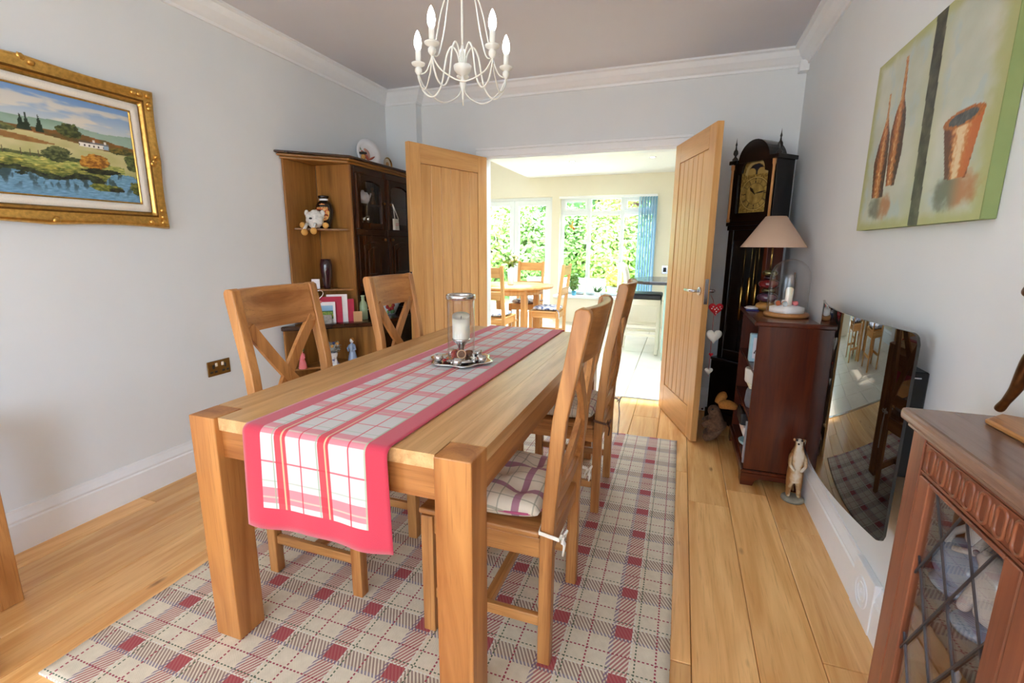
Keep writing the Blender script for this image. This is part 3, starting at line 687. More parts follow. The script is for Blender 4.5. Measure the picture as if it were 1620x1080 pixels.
# centrepiece
cx, cy_ = -.885, 1.835; tz = zt + .003
tray = thing('silver_tray', 'scalloped silver tray under the glass candle holder', 'tray', (cx, cy_, tz))
m = MB(); ring = []
for k in range(72):
    a = 2 * PI * k / 72; rr_ = .135 * (1 + .09 * math.cos(6 * a)); ring.append((rr_, a))
prof = [(0.0, .004), (.55, .004), (.8, .006), (.93, .013), (1.0, .012), (.98, .006), (.8, .0), (0.0, .0)]
vs_ = []; n = 72
for f_, z in prof:
    for rr_, a in ring: vs_.append((cx + max(f_, .01) * rr_ * math.cos(a), cy_ + max(f_, .01) * rr_ * math.sin(a), tz + z))
m.add(vs_, [(i * n + k, i * n + (k + 1) % n, (i + 1) * n + (k + 1) % n, (i + 1) * n + k) for i in range(len(prof) - 1) for k in range(n)], True)
m.build('dish', 'silver', tray)
for k in range(5):
    a = 1.2 + 2 * PI * k / 5; px, py = cx + .1 * math.cos(a), cy_ + .1 * math.sin(a)
    MB().lathe([(.012, .006), (.019, .014), (.021, .034), (.0185, .034), (.016, .02), (.004, .015)], (px, py, tz), 16).build('tealight_cup', 'silver', tray)
rr = random.Random(5)
for k in range(14):
    a = rr.uniform(0, 2 * PI); q = rr.uniform(.06, .085)
    MB().ball((cx + q * math.cos(a), cy_ + q * math.sin(a), tz + .013), .008, n=10, m=6).build('bead', 'silver' if k % 3 else 'berry_red', tray)
hu = thing('hurricane_lamp', 'glass hurricane candle holder with silver rim on the tray', 'candle holder', (cx, cy_, tz + .007))
b0 = tz + .007
MB().lathe([(.03, 0), (.075, .002), (.078, .006), (.06, .012), (.0, .012)], (cx, cy_, b0), 28).build('base_plate', 'silver', hu)
MB().lathe([(.057, .013), (.059, .06), (.0595, .275), (.057, .275), (.0565, .06), (.055, .013)], (cx, cy_, b0), 32, caps=False).build('glass_chimney', 'clear_glass', hu)
MB().lathe([(.0605, .268), (.064, .27), (.064, .286), (.06, .29), (.055, .286), (.055, .27), (.0605, .268)], (cx, cy_, b0), 32, caps=False).build('silver_rim', 'silver', hu)
MB().lathe([(.012, .013), (.012, .05), (.02, .075), (.036, .085), (.04, .092), (.04, .096), (.0, .096)], (cx, cy_, b0), 20).build('candle_stand', 'silver', hu)
cd = thing('pillar_candle', 'cream pillar candle inside the glass holder', 'candle', (cx, cy_, b0 + .097))
m = MB(); n = 28; vs_ = []
for z, rk in ((0, .036), (.004, .038), (.05, .038), (.1, .038)):
    for k in range(n): a = 2 * PI * k / n; vs_.append((cx + rk * math.cos(a), cy_ + rk * math.sin(a), b0 + .097 + (z if z < .1 else .1 + .013 * math.sin(a - .4))))
for rk in (.030, .012):
    for k in range(n): a = 2 * PI * k / n; vs_.append((cx + rk * math.cos(a), cy_ + rk * math.sin(a), b0 + .097 + .085 + .006 * math.sin(a) * (rk / .03)))
m.add(vs_, [(i * n + k, i * n + (k + 1) % n, (i + 1) * n + (k + 1) % n, (i + 1) * n + k) for i in range(5) for k in range(n)] + [tuple(range(5 * n, 6 * n))], True)
m.build('wax_body', 'wax', cd); MB().tube([(cx, cy_, b0 + .18), (cx + .002, cy_, b0 + .196)], .0012, 6).build('wick', 'black', cd)
va = math.atan2(-cy_, -cx)   # towards the viewer
for nm, mt, cat, da, r_, lab in (('red_flower', 'berry_red', 'flower', -1.1, .015, 'dried red flower head left of the orange slice in the candle glass'),
        ('pine_cone', 'pine_cone', 'pine cone', 1.15, .016, 'small brown pine cone right of the orange slice in the candle glass'),
        ('rust_pod', 'dried_orange', 'pod', -2.2, .014, 'rust coloured seed pod at the back of the candle glass'),
        ('red_berry', 'berry_red', 'berry', 2.3, .012, 'shiny red berry behind the pine cone in the candle glass')):
    a = va + da; px, py = cx + .036 * math.cos(a), cy_ + .036 * math.sin(a)
    tag(MB().ball((px, py, b0 + .013 + r_ * 1.05), r_, r_, r_ * 1.1, 14, 10, jit=.5 if r_ > .012 else 0, seed=3).build(nm, mt), lab, cat, 'potpourri around the candle stand')
osl = thing('dried_orange_slice', 'dried fruit slice with a pale rind leaning in the candle glass', 'potpourri', (cx + .038 * math.cos(va), cy_ + .038 * math.sin(va), b0 + .013)); osl['group'] = 'potpourri around the candle stand'
oc = Vector((cx + .038 * math.cos(va), cy_ + .038 * math.sin(va), b0 + .034)); od = Vector((math.cos(va), math.sin(va), .3)).normalized(); oe = od.cross(Vector((0, 0, 1))).normalized(); of = oe.cross(od)
MB().tube([oc + oe * (.0175 * math.cos(q)) + of * (.0175 * math.sin(q)) for q in [2 * PI * k / 28 for k in range(28)]], .0028, 6, closed=True).build('rind', plain('rind', S(220, 178, 140), .7), osl)
m = MB(); m.add([oc + oe * (.0165 * math.cos(q)) + of * (.0165 * math.sin(q)) + od * d for d in (-.0015, .0015) for q in [2 * PI * k / 28 for k in range(28)]], [tuple(range(28))[::-1], tuple(range(28, 56))] + [(k, (k + 1) % 28, 28 + (k + 1) % 28, 28 + k) for k in range(28)])
m.build('flesh', 'pine_cone', osl)

# ------------------------------------------------------------------ dining chairs
def stile_poly(t0=0.0):
    back = [(.2185, 0), (.2185, .40), (.226, .55), (.248, .80), (.3045, 1.085)]
    front = [(.2765, 1.115), (.262, 1.108), (.208, .80), (.186, .55), (.1785, .40), (.1785, 0)]
    return back + [(.305, 1.1), (.297, 1.112)] + front
def make_chair(label):
    c = thing('dining_chair', label, 'chair', (0, 0, 0), 0, 'dining chairs round the oak table')
    b = lambda mb, n, ax, bv=.003: mb.build(n, W_CHAIR[ax], c, bevel=bv, seg=2, world=False)
    for s in (-1, 1):
        x0, x1 = sorted((s * .21, s * .172))
        b(MB().box(x0, x1, -.2185, -.176, 0, .425), 'leg', 'z')
        b(MB().prism(stile_poly(), 'x', x0, x1), 'back_leg', 'z', .004)
        b(MB().box(s * .191 - .011, s * .191 + .011, -.1755, .178, .36, .425), 'side_rail', 'y')
        b(MB().box(s * .191 - .010, s * .191 + .010, -.1755, .178, .125, .16), 'side_stretcher', 'y')
    b(MB().box(-.171, .171, -.2085, -.1865, .36, .425), 'front_rail', 'x'); b(MB().box(-.171, .171, .1865, .2085, .36, .425), 'rear_rail', 'x')
    b(MB().box(-.18, .18, -.015, .015, .13, .158), 'cross_stretcher', 'x')
    b(MB().box(-.206, .206, -.228, .175, .426, .446), 'seat', 'y', .006)
    def curved(z0, z1, y0, y1, th, sag, n=12):
        m = MB(); vs = []
        for i in range(n + 1):
            x = -.1715 + .343 * i / n; k = sag * (1 - (2 * i / n - 1) ** 2)
            vs += [(x, y0 + k - th / 2, z0), (x, y0 + k + th / 2, z0), (x, y1 + k + th / 2, z1), (x, y1 + k - th / 2, z1)]
        fs = [(4 * i + q, 4 * i + (q + 1) % 4, 4 * i + 4 + (q + 1) % 4, 4 * i + 4 + q) for i in range(n) for q in range(4)] + [(0, 3, 2, 1), (4 * n, 4 * n + 1, 4 * n + 2, 4 * n + 3)]
        return m.add(vs, fs)
    b(curved(.952, 1.111, .254, .284, .024, .026), 'top_rail', 'x', .003)
    b(curved(.50, .555, .203, .208, .022, .006), 'lower_rail', 'x', .003)
    for s in (-1, 1):
        m = MB(); n = 8; vs = []
        for i in range(n + 1):
            t_ = i / n; x = s * (-.165 + .33 * t_); z = .53 + .44 * t_; y = .2055 + .05 * t_ + .022 * math.sin(PI * t_) + s * .0035
            d = Vector((s * .33, 0, .44)).normalized(); nrm = Vector((-d.z, 0, d.x))
            for sn, yy in ((-1, -1), (1, -1), (1, 1), (-1, 1)): vs.append(Vector((x, y + yy * .009, z)) + nrm * (sn * .0235))
        fs = [(4 * i + q, 4 * i + (q + 1) % 4, 4 * i + 4 + (q + 1) % 4, 4 * i + 4 + q) for i in range(n) for q in range(4)] + [(0, 3, 2, 1), (4 * n, 4 * n + 1, 4 * n + 2, 4 * n + 3)]
        b(m.add(vs, fs), 'cross_brace', 'z', .002)
    return c
ch0 = make_chair('cross-back oak chair, the nearer of the pair by the wall')
ch0.location = (-1.2345, 1.455, RUG); ch0.rotation_euler.z = PI / 2
for lab, x, y, a in (('cross-back oak chair, the farther of the pair by the dresser', -1.2345, 2.25, PI / 2),
                     ('cross-back oak chair with a plump plaid cushion tied with white ribbon', -.5145, 1.41, -PI / 2),
                     ('cross-back oak chair nearest the open doorway, with trailing cushion ties', -.5145, 2.315, -PI / 2)):
    c_ = copy_tree(ch0); c_.location = (x, y, RUG if x > -2 else 0); c_.rotation_euler.z = a; c_['label'] = lab
def cushion(name, label, mat, loc, rz, w=.40, d=.40, h=.06, tuft=.03, group=None):
    t_ = thing(name, label, 'cushion', loc, rz, group); m = MB(); n = 24
    tufts = [(-.09, -.09), (.09, -.09), (-.09, .09), (.09, .09), (0, 0)]
    for sgn in (1, -1):
        base = len(m.v)
        for j in range(n + 1):
            for i in range(n + 1):
                a, b_ = i / n * 2 - 1, j / n * 2 - 1
                # rounded square
                k = 1 - .06 * (a * a * b_ * b_)
                x, y = a * w / 2 * k * (1 + .02 * math.cos(b_ * 4)), b_ * d / 2 * k * (1 + .02 * math.cos(a * 4)); e = max(0, (1 - a ** 4) * (1 - b_ ** 4)) ** .45
                z = h / 2 * e
                if sgn > 0:
                    z *= 1.25
                    for (tx, ty) in tufts: z -= tuft * math.exp(-((x - tx) ** 2 + (y - ty) ** 2) / .0016)
                m.v.append(Vector((x, y, h / 2 + sgn * z * (1 if sgn > 0 else .98))))
        for j in range(n):
            for i in range(n): q = base + j * (n + 1) + i; m.f.append((q, q + 1, q + n + 2, q + n + 1)); m.sm.append(True)
    o = m.build('pad', mat, t_, world=False)
    bm = bmesh.new(); bm.from_mesh(o.data); bmesh.ops.remove_doubles(bm, verts=bm.verts, dist=1e-4); bmesh.ops.recalc_face_normals(bm, faces=bm.faces); bm.to_mesh(o.data); bm.free()
    return t_
cu = cushion('seat_cushion', 'cream and plum plaid cushion on the chair closest to the viewer', 'cushion_plaid', (-.525, 1.41, RUG + .447), -PI / 2, .385, .375, .075)
pip = [(math.copysign(abs(math.cos(a)) ** .35, math.cos(a)) * .188, math.copysign(abs(math.sin(a)) ** .35, math.sin(a)) * .182, .036) for a in [2 * PI * k / 60 for k in range(60)]]
MB().tube(pip, .004, 6, closed=True).build('piping', plain('plum_piping', S(190, 90, 128), .8), cu, world=False)
def ties(cu, mat, y, side, z, long):
    # loop round the chair stile and a bow; cushion-local coordinates, stile at (side*.19, ~.2)
    m = MB(); x0, x1, y0, y1 = side * .165, side * .217, y - .026, y + .028
    def flat(pts, w=.011):
        for a, b_ in zip(pts[:-1], pts[1:]): m.bar(a, b_, .0025, w)
    flat([(x0, y0 - .01, z), (x1, y0 - .006, z - .002), (x1, y1, z - .012), (x0, y1, z - .012)])
    bx, by, bz = (side * .2, y1 + .005, z - .012)
    m.ball((bx, by, bz), .008, n=8, m=6)
    for s in (-1, 1):
        m.tube([(bx, by, bz), (bx + s * .02, by + .01, bz + .012), (bx + s * .034, by + .008, bz + .002), (bx + s * .018, by + .004, bz - .008), (bx, by, bz)], .0035, 6)
        m.tube([(bx, by, bz), (bx + s * .008, by + .008, bz - long * .4), (bx + s * .004 - .004, by + .004, bz - long)], .0032, 6)
    return m.build('tie', mat, cu, world=False)
ties(cu, 'white_ribbon', .222, 1, .01, .06); ties(cu, 'white_ribbon', .222, -1, .03, .04)
cu2 = cushion('seat_cushion', 'beige striped cushion on the chair nearest the doorway', 'cushion_stripe', (-.525, 2.315, RUG + .447), -PI / 2, .385, .375, .07)
ties(cu2, plain('brown_tie', S(96, 64, 50), .8), .222, 1, .03, .06); ties(cu2, 'white_ribbon', .222, -1, .02, .2)
# side table leg and a low stool's foot reach into the picture at its left edge
sd_ = thing('side_table', 'brown wooden side table by the skirting, only one leg showing', 'table', (-2.35, .57, 0))
for x0 in (-2.515, -2.243):
    for y0 in (.33, .76): MB().box(x0, x0 + .066, y0, y0 + .066, 0, .60).build('leg', W_CHAIR['z'], sd_, bevel=.003)
MB().box(-2.53, -2.165, .315, .842, .60, .63).build('top', W_CHAIR['y'], sd_, bevel=.004)
st = thing('footstool', 'low round stool at the bottom corner, only a turned foot showing', 'stool', (-1.99, .56, 0))
MB().lathe([(.0, .2), (.13, .2), (.14, .212), (.14, .228), (.13, .24), (.0, .24)], (-2.0, .50, 0), 28).build('seat', W_CHAIR['x'], st)
for k in range(3):
    a = .62 + 2 * PI * k / 3; px, py = -2.0 + .15 * math.cos(a), .50 + .15 * math.sin(a)
    MB().lathe([(.02, 0), (.034, .006), (.036, .02), (.022, .034), (.016, .07), (.022, .13), (.018, .2)], (px, py, 0), 16).build('turned_leg', W_CHAIR['z'], st)

# ================================================================== WALL PIECES
# landscape painting
FY0, FY1, FZ0, FZ1 = .80, 1.79, 1.358, 2.018
pf = thing('framed_painting', 'framed landscape painting with gilt frame on the wall', 'painting', (XL, (FY0 + FY1) / 2, FZ0))
fp = [(0, 0), (.02, 0), (.036, .008), (.04, .02), (.03, .036), (.034, .052), (.026, .066), (.02, .07), (.012, .078), (0, .078)]  # (height off wall, inset)
def frame_ring(prof, wav=True):
    m = MB(); loops = []
    for hgt, ins in prof:
        lp = []
        Y0, Y1, Z0, Z1 = FY0 + ins, FY1 - ins, FZ0 + ins, FZ1 - ins; N = 40
        for (a, b_) in (((Y0, Z0), (Y1, Z0)), ((Y1, Z0), (Y1, Z1)), ((Y1, Z1), (Y0, Z1)), ((Y0, Z1), (Y0, Z0))):
            for k in range(N):
                t_ = k / N; y = a[0] + (b_[0] - a[0]) * t_; z = a[1] + (b_[1] - a[1]) * t_
                q = 0
                if wav and ins < .03:  # swept (scalloped) outer edge
                    q = .010 * (1 - ins / .03) * max(0, math.sin(PI * ((t_ * 2) % 1))) ** 1
                nx_ = {0: (0, 1), 1: (-1, 0), 2: (0, -1), 3: (1, 0)}[len(lp) // N]
                lp.append((XL + .001 + hgt, y + nx_[0] * q, z + nx_[1] * q))
        loops.append(lp)
    n = len(loops[0]); vs = [p for l in loops for p in l]
    return m.add(vs, [(i * n + k, i * n + (k + 1) % n, (i + 1) * n + (k + 1) % n, (i + 1) * n + k) for i in range(len(loops) - 1) for k in range(n)], True)
frame_ring(fp).build('gilt_frame', 'gold_leaf', pf)
frame_ring([(.03, .052), (.034, .055), (.034, .06), (.03, .063)], False).build('beaded_edge', 'gold_dark', pf)
frame_ring([(.010, .078), (.022, .08), (.016, .112), (.012, .114)], False).build('linen_slip', 'linen', pf)
frame_ring([(.012, .114), (.019, .115), (.019, .119), (.010, .121)], False).build('inner_bead', 'gold_leaf', pf)
rr = random.Random(9)
for (y, z) in ((FY0, FZ0), (FY1, FZ0), (FY1, FZ1), (FY0, FZ1), ((FY0 + FY1) / 2, FZ0), ((FY0 + FY1) / 2, FZ1), (FY1, (FZ0 + FZ1) / 2), (FY0, (FZ0 + FZ1) / 2)):
    cy0 = 1 if y < 1.2 else -1; cz0 = 1 if z < 1.6 else -1; corner = abs(y - (FY0 + FY1) / 2) > .1 and abs(z - (FZ0 + FZ1) / 2) > .1
    dy = 0 if abs(y - (FY0 + FY1) / 2) < .1 else cy0 * .03; dz = 0 if abs(z - (FZ0 + FZ1) / 2) < .1 else cz0 * .03
    for k in range(7 if corner else 3):
        oy = rr.uniform(-.02, .02); oz = rr.uniform(-.02, .02)
        if corner: oy = cy0 * rr.uniform(-.014, .075) * (k % 2); oz = cz0 * rr.uniform(-.014, .075) * ((k + 1) % 2)
        MB().ball((XL + .036, y + dy + oy * (.9), z + dz + oz * .9), .008, .014, .012, 10, 6, jit=.4, seed=k).build('gilt_ornament', 'gold_leaf', pf)
def landscape(u, v):
    n1 = fb(u, v, 5, 1); n2 = fb(u, v, 16, 4); n3 = fb(u * 2, v * 7, 14, 7); n4 = fb(u, v, 40, 9)
    c = lerp((196, 204, 206), (120, 158, 206), sstep(.66, 1.0, v))
    cl = sstep(.0, .45, fb(u * 1.2, v * 3, 3.2, 2) + .12); c = lerp(c, (226, 216, 198), cl * .8 * sstep(.62, .78, v) * (1 - .4 * sstep(.9, 1, v)))
    hl = .72 + .07 * math.exp(-((u - .62) / .16) ** 2) + .03 * math.sin(u * 7); hl2 = .70 + .11 * math.exp(-((u - .22) / .1) ** 2)
    if v < hl2: c = lerp((120, 156, 190), (150, 180, 196), sstep(.66, .8, v))
    if v < hl - .02: c = lerp((150, 176, 160), (128, 158, 140), sstep(.66, .76, v) + n2 * .3)
    rd = .655 + .02 * math.sin(u * 9 + 1) - .05 * sstep(.5, 1.0, u)
    if v < rd + .01 * n2: c = lerp((142, 92, 42), (104, 86, 44), .5 + n2 * 1.2)
    f1 = .585 + .015 * math.sin(u * 5) - .06 * sstep(.45, 1, u)
    if v < f1: c = lerp((188, 182, 128), (206, 198, 150), .5 + n1)
    if v < f1 - .03 and abs(v - (.53 + .02 * math.sin(u * 8))) < .028 * (1 - sstep(.45, .62, u)): c = lerp((142, 100, 52), (164, 122, 66), .5 + n2)
    if v < .5: c = lerp((196, 190, 138), (170, 172, 110), .5 + n1 - (.5 - v) * 1.2)
    hd = .375 + .02 * n2
    if v < hd and u < .93: c = lerp((124, 140, 70), (186, 184, 104), .5 + n3 * 1.5)
    if abs(v - .385) < .014 + .012 * n2 and u < .85: c = lerp((60, 74, 46), (96, 104, 60), .5 + n4)
    # fence posts
    if .36 < v < .43 and u < .55 and (u * 26) % 1 < .07: c = (92, 78, 56)
    # dark bank and river
    bank = .255 - .06 * u + .035 * n2 + .02 * math.sin(u * 20)
    if v < bank + .075: c = lerp((92, 104, 50), (150, 150, 74), .5 + n3 * 1.6 + n2)
    if v < bank + .02: c = lerp((26, 34, 24), (64, 74, 44), .5 + n4 + n2)
    riv = bank - .045 + .015 * n2
    rv2 = .30 * sstep(.72, .86, u) - .02 + .03 * n2
    if v < max(riv, rv2): c = lerp((92, 136, 164), (126, 172, 204), .5 + n3 * .8 + (.18 - v)); c = lerp(c, (40, 58, 56), sstep(.05, .3, fb(u * 5, v * 1.4, 5, 12)) * .7 * sstep(.02, .15, v))
    def blob(cu, cv, ru, rv_, d, l, k=0.35):
        nonlocal c
        q = ((u - cu) / ru) ** 2 + ((v - cv) / rv_) ** 2 + k * n2 * 2
        if q < 1: c = lerp(d, l, max(0, min(1, .45 + n4 * 1.4 + (v - cv) / rv_ * .3 - (u - cu) / ru * .2)))
    for q_ in (.445, .47, .525):
        w_ = .018 * (.76 - v) / .14
        if .60 < v < .765 - (.02 if q_ < .46 else 0) and abs(u - q_) < max(.003, w_) + .004 * n4: c = (36, 52, 36)
    blob(.665, .665, .06, .075, (44, 56, 30), (98, 106, 56)); blob(.08, .615, .05, .045, (58, 70, 44), (104, 112, 66)); blob(.36, .60, .06, .03, (70, 80, 46), (120, 120, 66))
    # cottage
    if .70 < u < .86 and .535 < v < .60:
        if v < .575 and not (.0 if False else False): c = (236, 232, 224) if u < .83 else (150, 176, 200)
        elif v < .60 - .0 * u: c = (110, 112, 118) if u > .76 else (96, 84, 70)
        if .545 < v < .562 and (u * 40) % 1 < .3 and u < .83: c = (60, 54, 50)
    if (.775 < u < .785 or .835 < u < .845) and .59 < v < .615: c = (226, 220, 212)
    blob(.93, .545, .08, .035, (56, 64, 34), (132, 110, 46))
    blob(.585, .42, .075, .07, (46, 58, 34), (110, 118, 70)); blob(.765, .385, .075, .095, (130, 80, 24), (206, 150, 56)); blob(.80, .30, .11, .03, (22, 28, 18), (54, 58, 32))
    blob(.99, .44, .05, .10, (50, 64, 36), (104, 116, 60)); blob(.80, .135, .09, .035, (78, 92, 42), (148, 150, 66)); blob(.87, .115, .04, .025, (22, 28, 20), (60, 62, 36)); blob(.99, .16, .045, .07, (58, 72, 36), (120, 122, 56))
    return c
i_ = .119
painted('canvas', landscape, (XL + .012, FY0 + i_, FZ0 + i_), (0, FY1 - FY0 - 2 * i_, 0), (0, 0, FZ1 - FZ0 - 2 * i_), 250, 150, 'painted_canvas', pf)

# socket
so = thing('wall_socket', 'bronze double wall socket above the skirting behind the chair', 'socket', (XL, 1.988, .517))
MB().box(XL, XL + .007, 1.915, 2.061, .517, .606).build('plate', 'antique_brass', so, bevel=.002)
for y in (1.95, 2.026):
    m = MB()
    m.box(XL + .0068, XL + .0095, y - .006, y + .006, .56, .584)
    for s in (-1, 1): m.box(XL + .0068, XL + .0095, y + s * .014 - .008, y + s * .014 + .008, .535, .547)
    m.build('outlet', 'socket_black', so)
    MB().box(XL + .007, XL + .012, (y + (.018 if y < 1.98 else -.018)) - .008, (y + (.018 if y < 1.98 else -.018)) + .008,   .572, .594).build('rocker_switch', 'steel', so, bevel=.001)

# canvas print with vessels on the right wall
AY0, AY1, AZ0, AZ1 = 1.478, 2.347, 1.352, 1.962
ca = thing('canvas_art', 'unframed canvas of brown vessels on pale green above the fire', 'painting', (XR, (AY0 + AY1) / 2, AZ0))
t = NT('canvas_edge'); t.set(Base_Color=t.ramp(t.noise(t.coord(), 6, 3), [(.3, S(116, 132, 80)), (.7, S(130, 144, 92))]), Roughness=.7)
MB().box(XR - .034, XR - .001, AY0, AY1, AZ0, AZ1).build('stretcher', 'canvas_edge', ca, bevel=.002)
def vessels(u, v):   # u 0 = far end, 1 = near end
    n1 = fb(u, v, 4, 21); n2 = fb(u, v, 14, 22); n4 = fb(u * 1.5, v, 50, 23)
    base = lerp((178, 186, 172), (198, 202, 190), .5 + n1 * .8)
    base = lerp(base, (168, 190, 198), sstep(.1, .5, fb(u * 1.4, v * .8, 7, 25)) * .5); base = lerp(base, (190, 176, 140), sstep(.3, .7, fb(u, v, 6, 31)) * .15)
    e = min(u / .06, (1 - u) / .09, v / .06, (1 - v) / .06); base = lerp((168, 172, 118), base, sstep(.2, 1.2, e + n2 * .3))
    if abs(u - .565) < .11: base = lerp(base, (178, 182, 134), .6 * (1 - abs(u - .565) / .11))
    c = base
    def poly(pts):
        ins = False
        for i in range(len(pts)):
            (x1, y1), (x2, y2) = pts[i], pts[i - 1]
            if (y1 > v) != (y2 > v) and u < (x2 - x1) * (v - y1) / (y2 - y1) + x1: ins = not ins
        return ins
    for cu, cv, ru, rv_ in ((.24, .13, .10, .07), (.83, .13, .13, .07)):
        q = ((u - cu) / ru) ** 2 + ((v - cv) / rv_) ** 2
        if q < 1.8: c = lerp(c, lerp((84, 88, 74), (170, 98, 52), sstep(-.4, .4, (u - cu) / ru)), sstep(1.8, .2, q + n2) * .75)
    def spindle(pts, l0, l1):
        nonlocal c
        if poly(pts):
            k = (u - (l0[0] + (l0[1] - l0[0]) * v)) / (l1[0] + (l1[1] - l1[0]) * v - l0[0] - (l0[1] - l0[0]) * v) + .22 * n4
            cc = lerp((92, 42, 24), (176, 102, 42), sstep(0, .4, k)); cc = lerp(cc, (216, 186, 138), sstep(.4, .52, k) * (1 - sstep(.55, .7, k)) * (.55 + n4)); c = lerp(cc, (66, 38, 36), sstep(.6, .95, k))
    spindle([(.277, .243), (.361, .234), (.385, .40), (.378, .56), (.365, .63), (.335, .70), (.325, .82), (.315, .925), (.295, .92), (.298, .80), (.298, .70), (.268, .64), (.25, .55), (.255, .40)], (.26, .25), (.36, .36))
    spindle([(.137, .189), (.257, .185), (.255, .36), (.238, .53), (.212, .60), (.195, .66), (.188, .78), (.172, .78), (.176, .66), (.165, .60), (.128, .50), (.105, .40)], (.12, .14), (.25, .22))
    if poly([(.70, .43), (.762, .189), (.885, .18), (.925, .43), (.91, .455), (.82, .40)]):
        k = (u - (.78 - .2 * (v - .18))) / (.105 + .13 * (v - .18) / .25) + .12 * n4
        cc = lerp((92, 48, 40), (194, 122, 64), sstep(0, .2, k)); cc = lerp(cc, (222, 198, 160), sstep(.15, .3, k) * (1 - sstep(.42, .58, k))); cc = lerp(cc, (188, 98, 38), sstep(.5, .7, k)); c = lerp(cc, (80, 40, 24), sstep(.85, 1.05, k))
    du = u - .81; dv = v - .437 - .02 * du
    q = (du / .118) ** 2 + (dv / .036) ** 2
    if q < 1: c = lerp((190, 114, 48), (150, 86, 38), .5 + n4) if q > .5 else lerp((56, 62, 72), (92, 96, 98), .5 + n4)
    if .512 + .036 * (1 - v) < u < .588 + .036 * (1 - v): c = lerp((44, 46, 36), (80, 80, 64), .5 + n2 * 1.2)
    return c
painted('print', vessels, (XR - .0345, AY1, AZ0), (0, AY0 - AY1, 0), (0, 0, AZ1 - AZ0), 230, 160, 'painted_canvas', ca)

# wall-hung fire with curved glass
fy0, fy1, fz0, fz1 = 1.585, 2.54, .40, 1.05
fi = thing('electric_fire', 'wall-hung electric fire with a bowed black glass front', 'fireplace', (XR, (fy0 + fy1) / 2, fz0))
MB().box(XR - .055, XR - .001, fy0 + .06, fy1 - .3, fz0 + .2, fz1 - .12).build('casing', 'black', fi, bevel=.004)
MB().box(XR - .05, XR - .02, fy0 + .0575, fy0 + .061, fz1 - .14, fz1 - .136).build('silver_trim', 'steel', fi)
m = MB(); n = 140; vs_ = []; bow = .065
for i in range(n + 1):
    t_ = i / n; y = fy0 + (fy1 - fy0) * t_; x = XR - .068 - bow * (1 - (2 * t_ - 1) ** 2); cr = .03
    ed = min(t_, 1 - t_) * (fy1 - fy0); k = cr - math.sqrt(max(0, cr * cr - (cr - ed) ** 2)) if ed < cr else 0
    for zz, xx in ((fz0 + k, 0), (fz1 - k, 0), (fz1 - k, .008), (fz0 + k, .008)): vs_.append((x + xx, y, zz))
for i in range(n + 1): m.v += [Vector(vs_[4 * i]), Vector(vs_[4 * i + 1])]
m.f += [(2 * i, 2 * i + 1, 2 * i + 3, 2 * i + 2) for i in range(n)]; m.sm += [True] * n
m.add(vs_, [(4 * i + q, 4 * i + (q + 1) % 4, 4 * i + 4 + (q + 1) % 4, 4 * i + 4 + q) for i in range(n) for q in (1, 2, 3)] + [(0, 1, 2, 3), (4 * n + 3, 4 * n + 2, 4 * n + 1, 4 * n)], False)
m.build('glass_front', 'fire_glass', fi)
MB().box(XR - .115, XR - .0555, (fy0 + fy1) / 2 - .12, (fy0 + fy1) / 2 + .12, fz0 + .35, fz0 + .5).build('mounting_bracket', 'black', fi)

# ------------------------------------------------------------------ chandelier
CX, CY = -.89, 1.895
cl = thing('chandelier', 'cream five-arm candle chandelier over the table', 'chandelier', (CX, CY, ZC))
base_a = math.atan2(CY, CX)
MB().lathe([(0, 2.579), (.055, 2.579), (.05, 2.56), (.02, 2.545), (.006, 2.54)], (CX, CY, 0), 20).build('ceiling_rose', 'cream_metal', cl)
MB().tube([(CX, CY, 2.545), (CX, CY, 2.03)], .0045, 8).build('rod', 'cream_metal', cl)
MB().lathe([(0, 1.86), (.004, 1.87), (.006, 1.9), (.012, 1.915), (.014, 1.93), (.005, 1.945), (.006, 1.955), (.022, 1.961), (.034, 1.974), (.037, 1.99), (.033, 1.994), (.012, 1.998), (.01, 2.03), (.006, 2.06), (.004, 2.07)], (CX, CY, 0), 20).build('hub', 'cream_metal', cl)
def pol(a, r, z): return (CX + r * math.cos(a), CY + r * math.sin(a), z)
R5 = .19
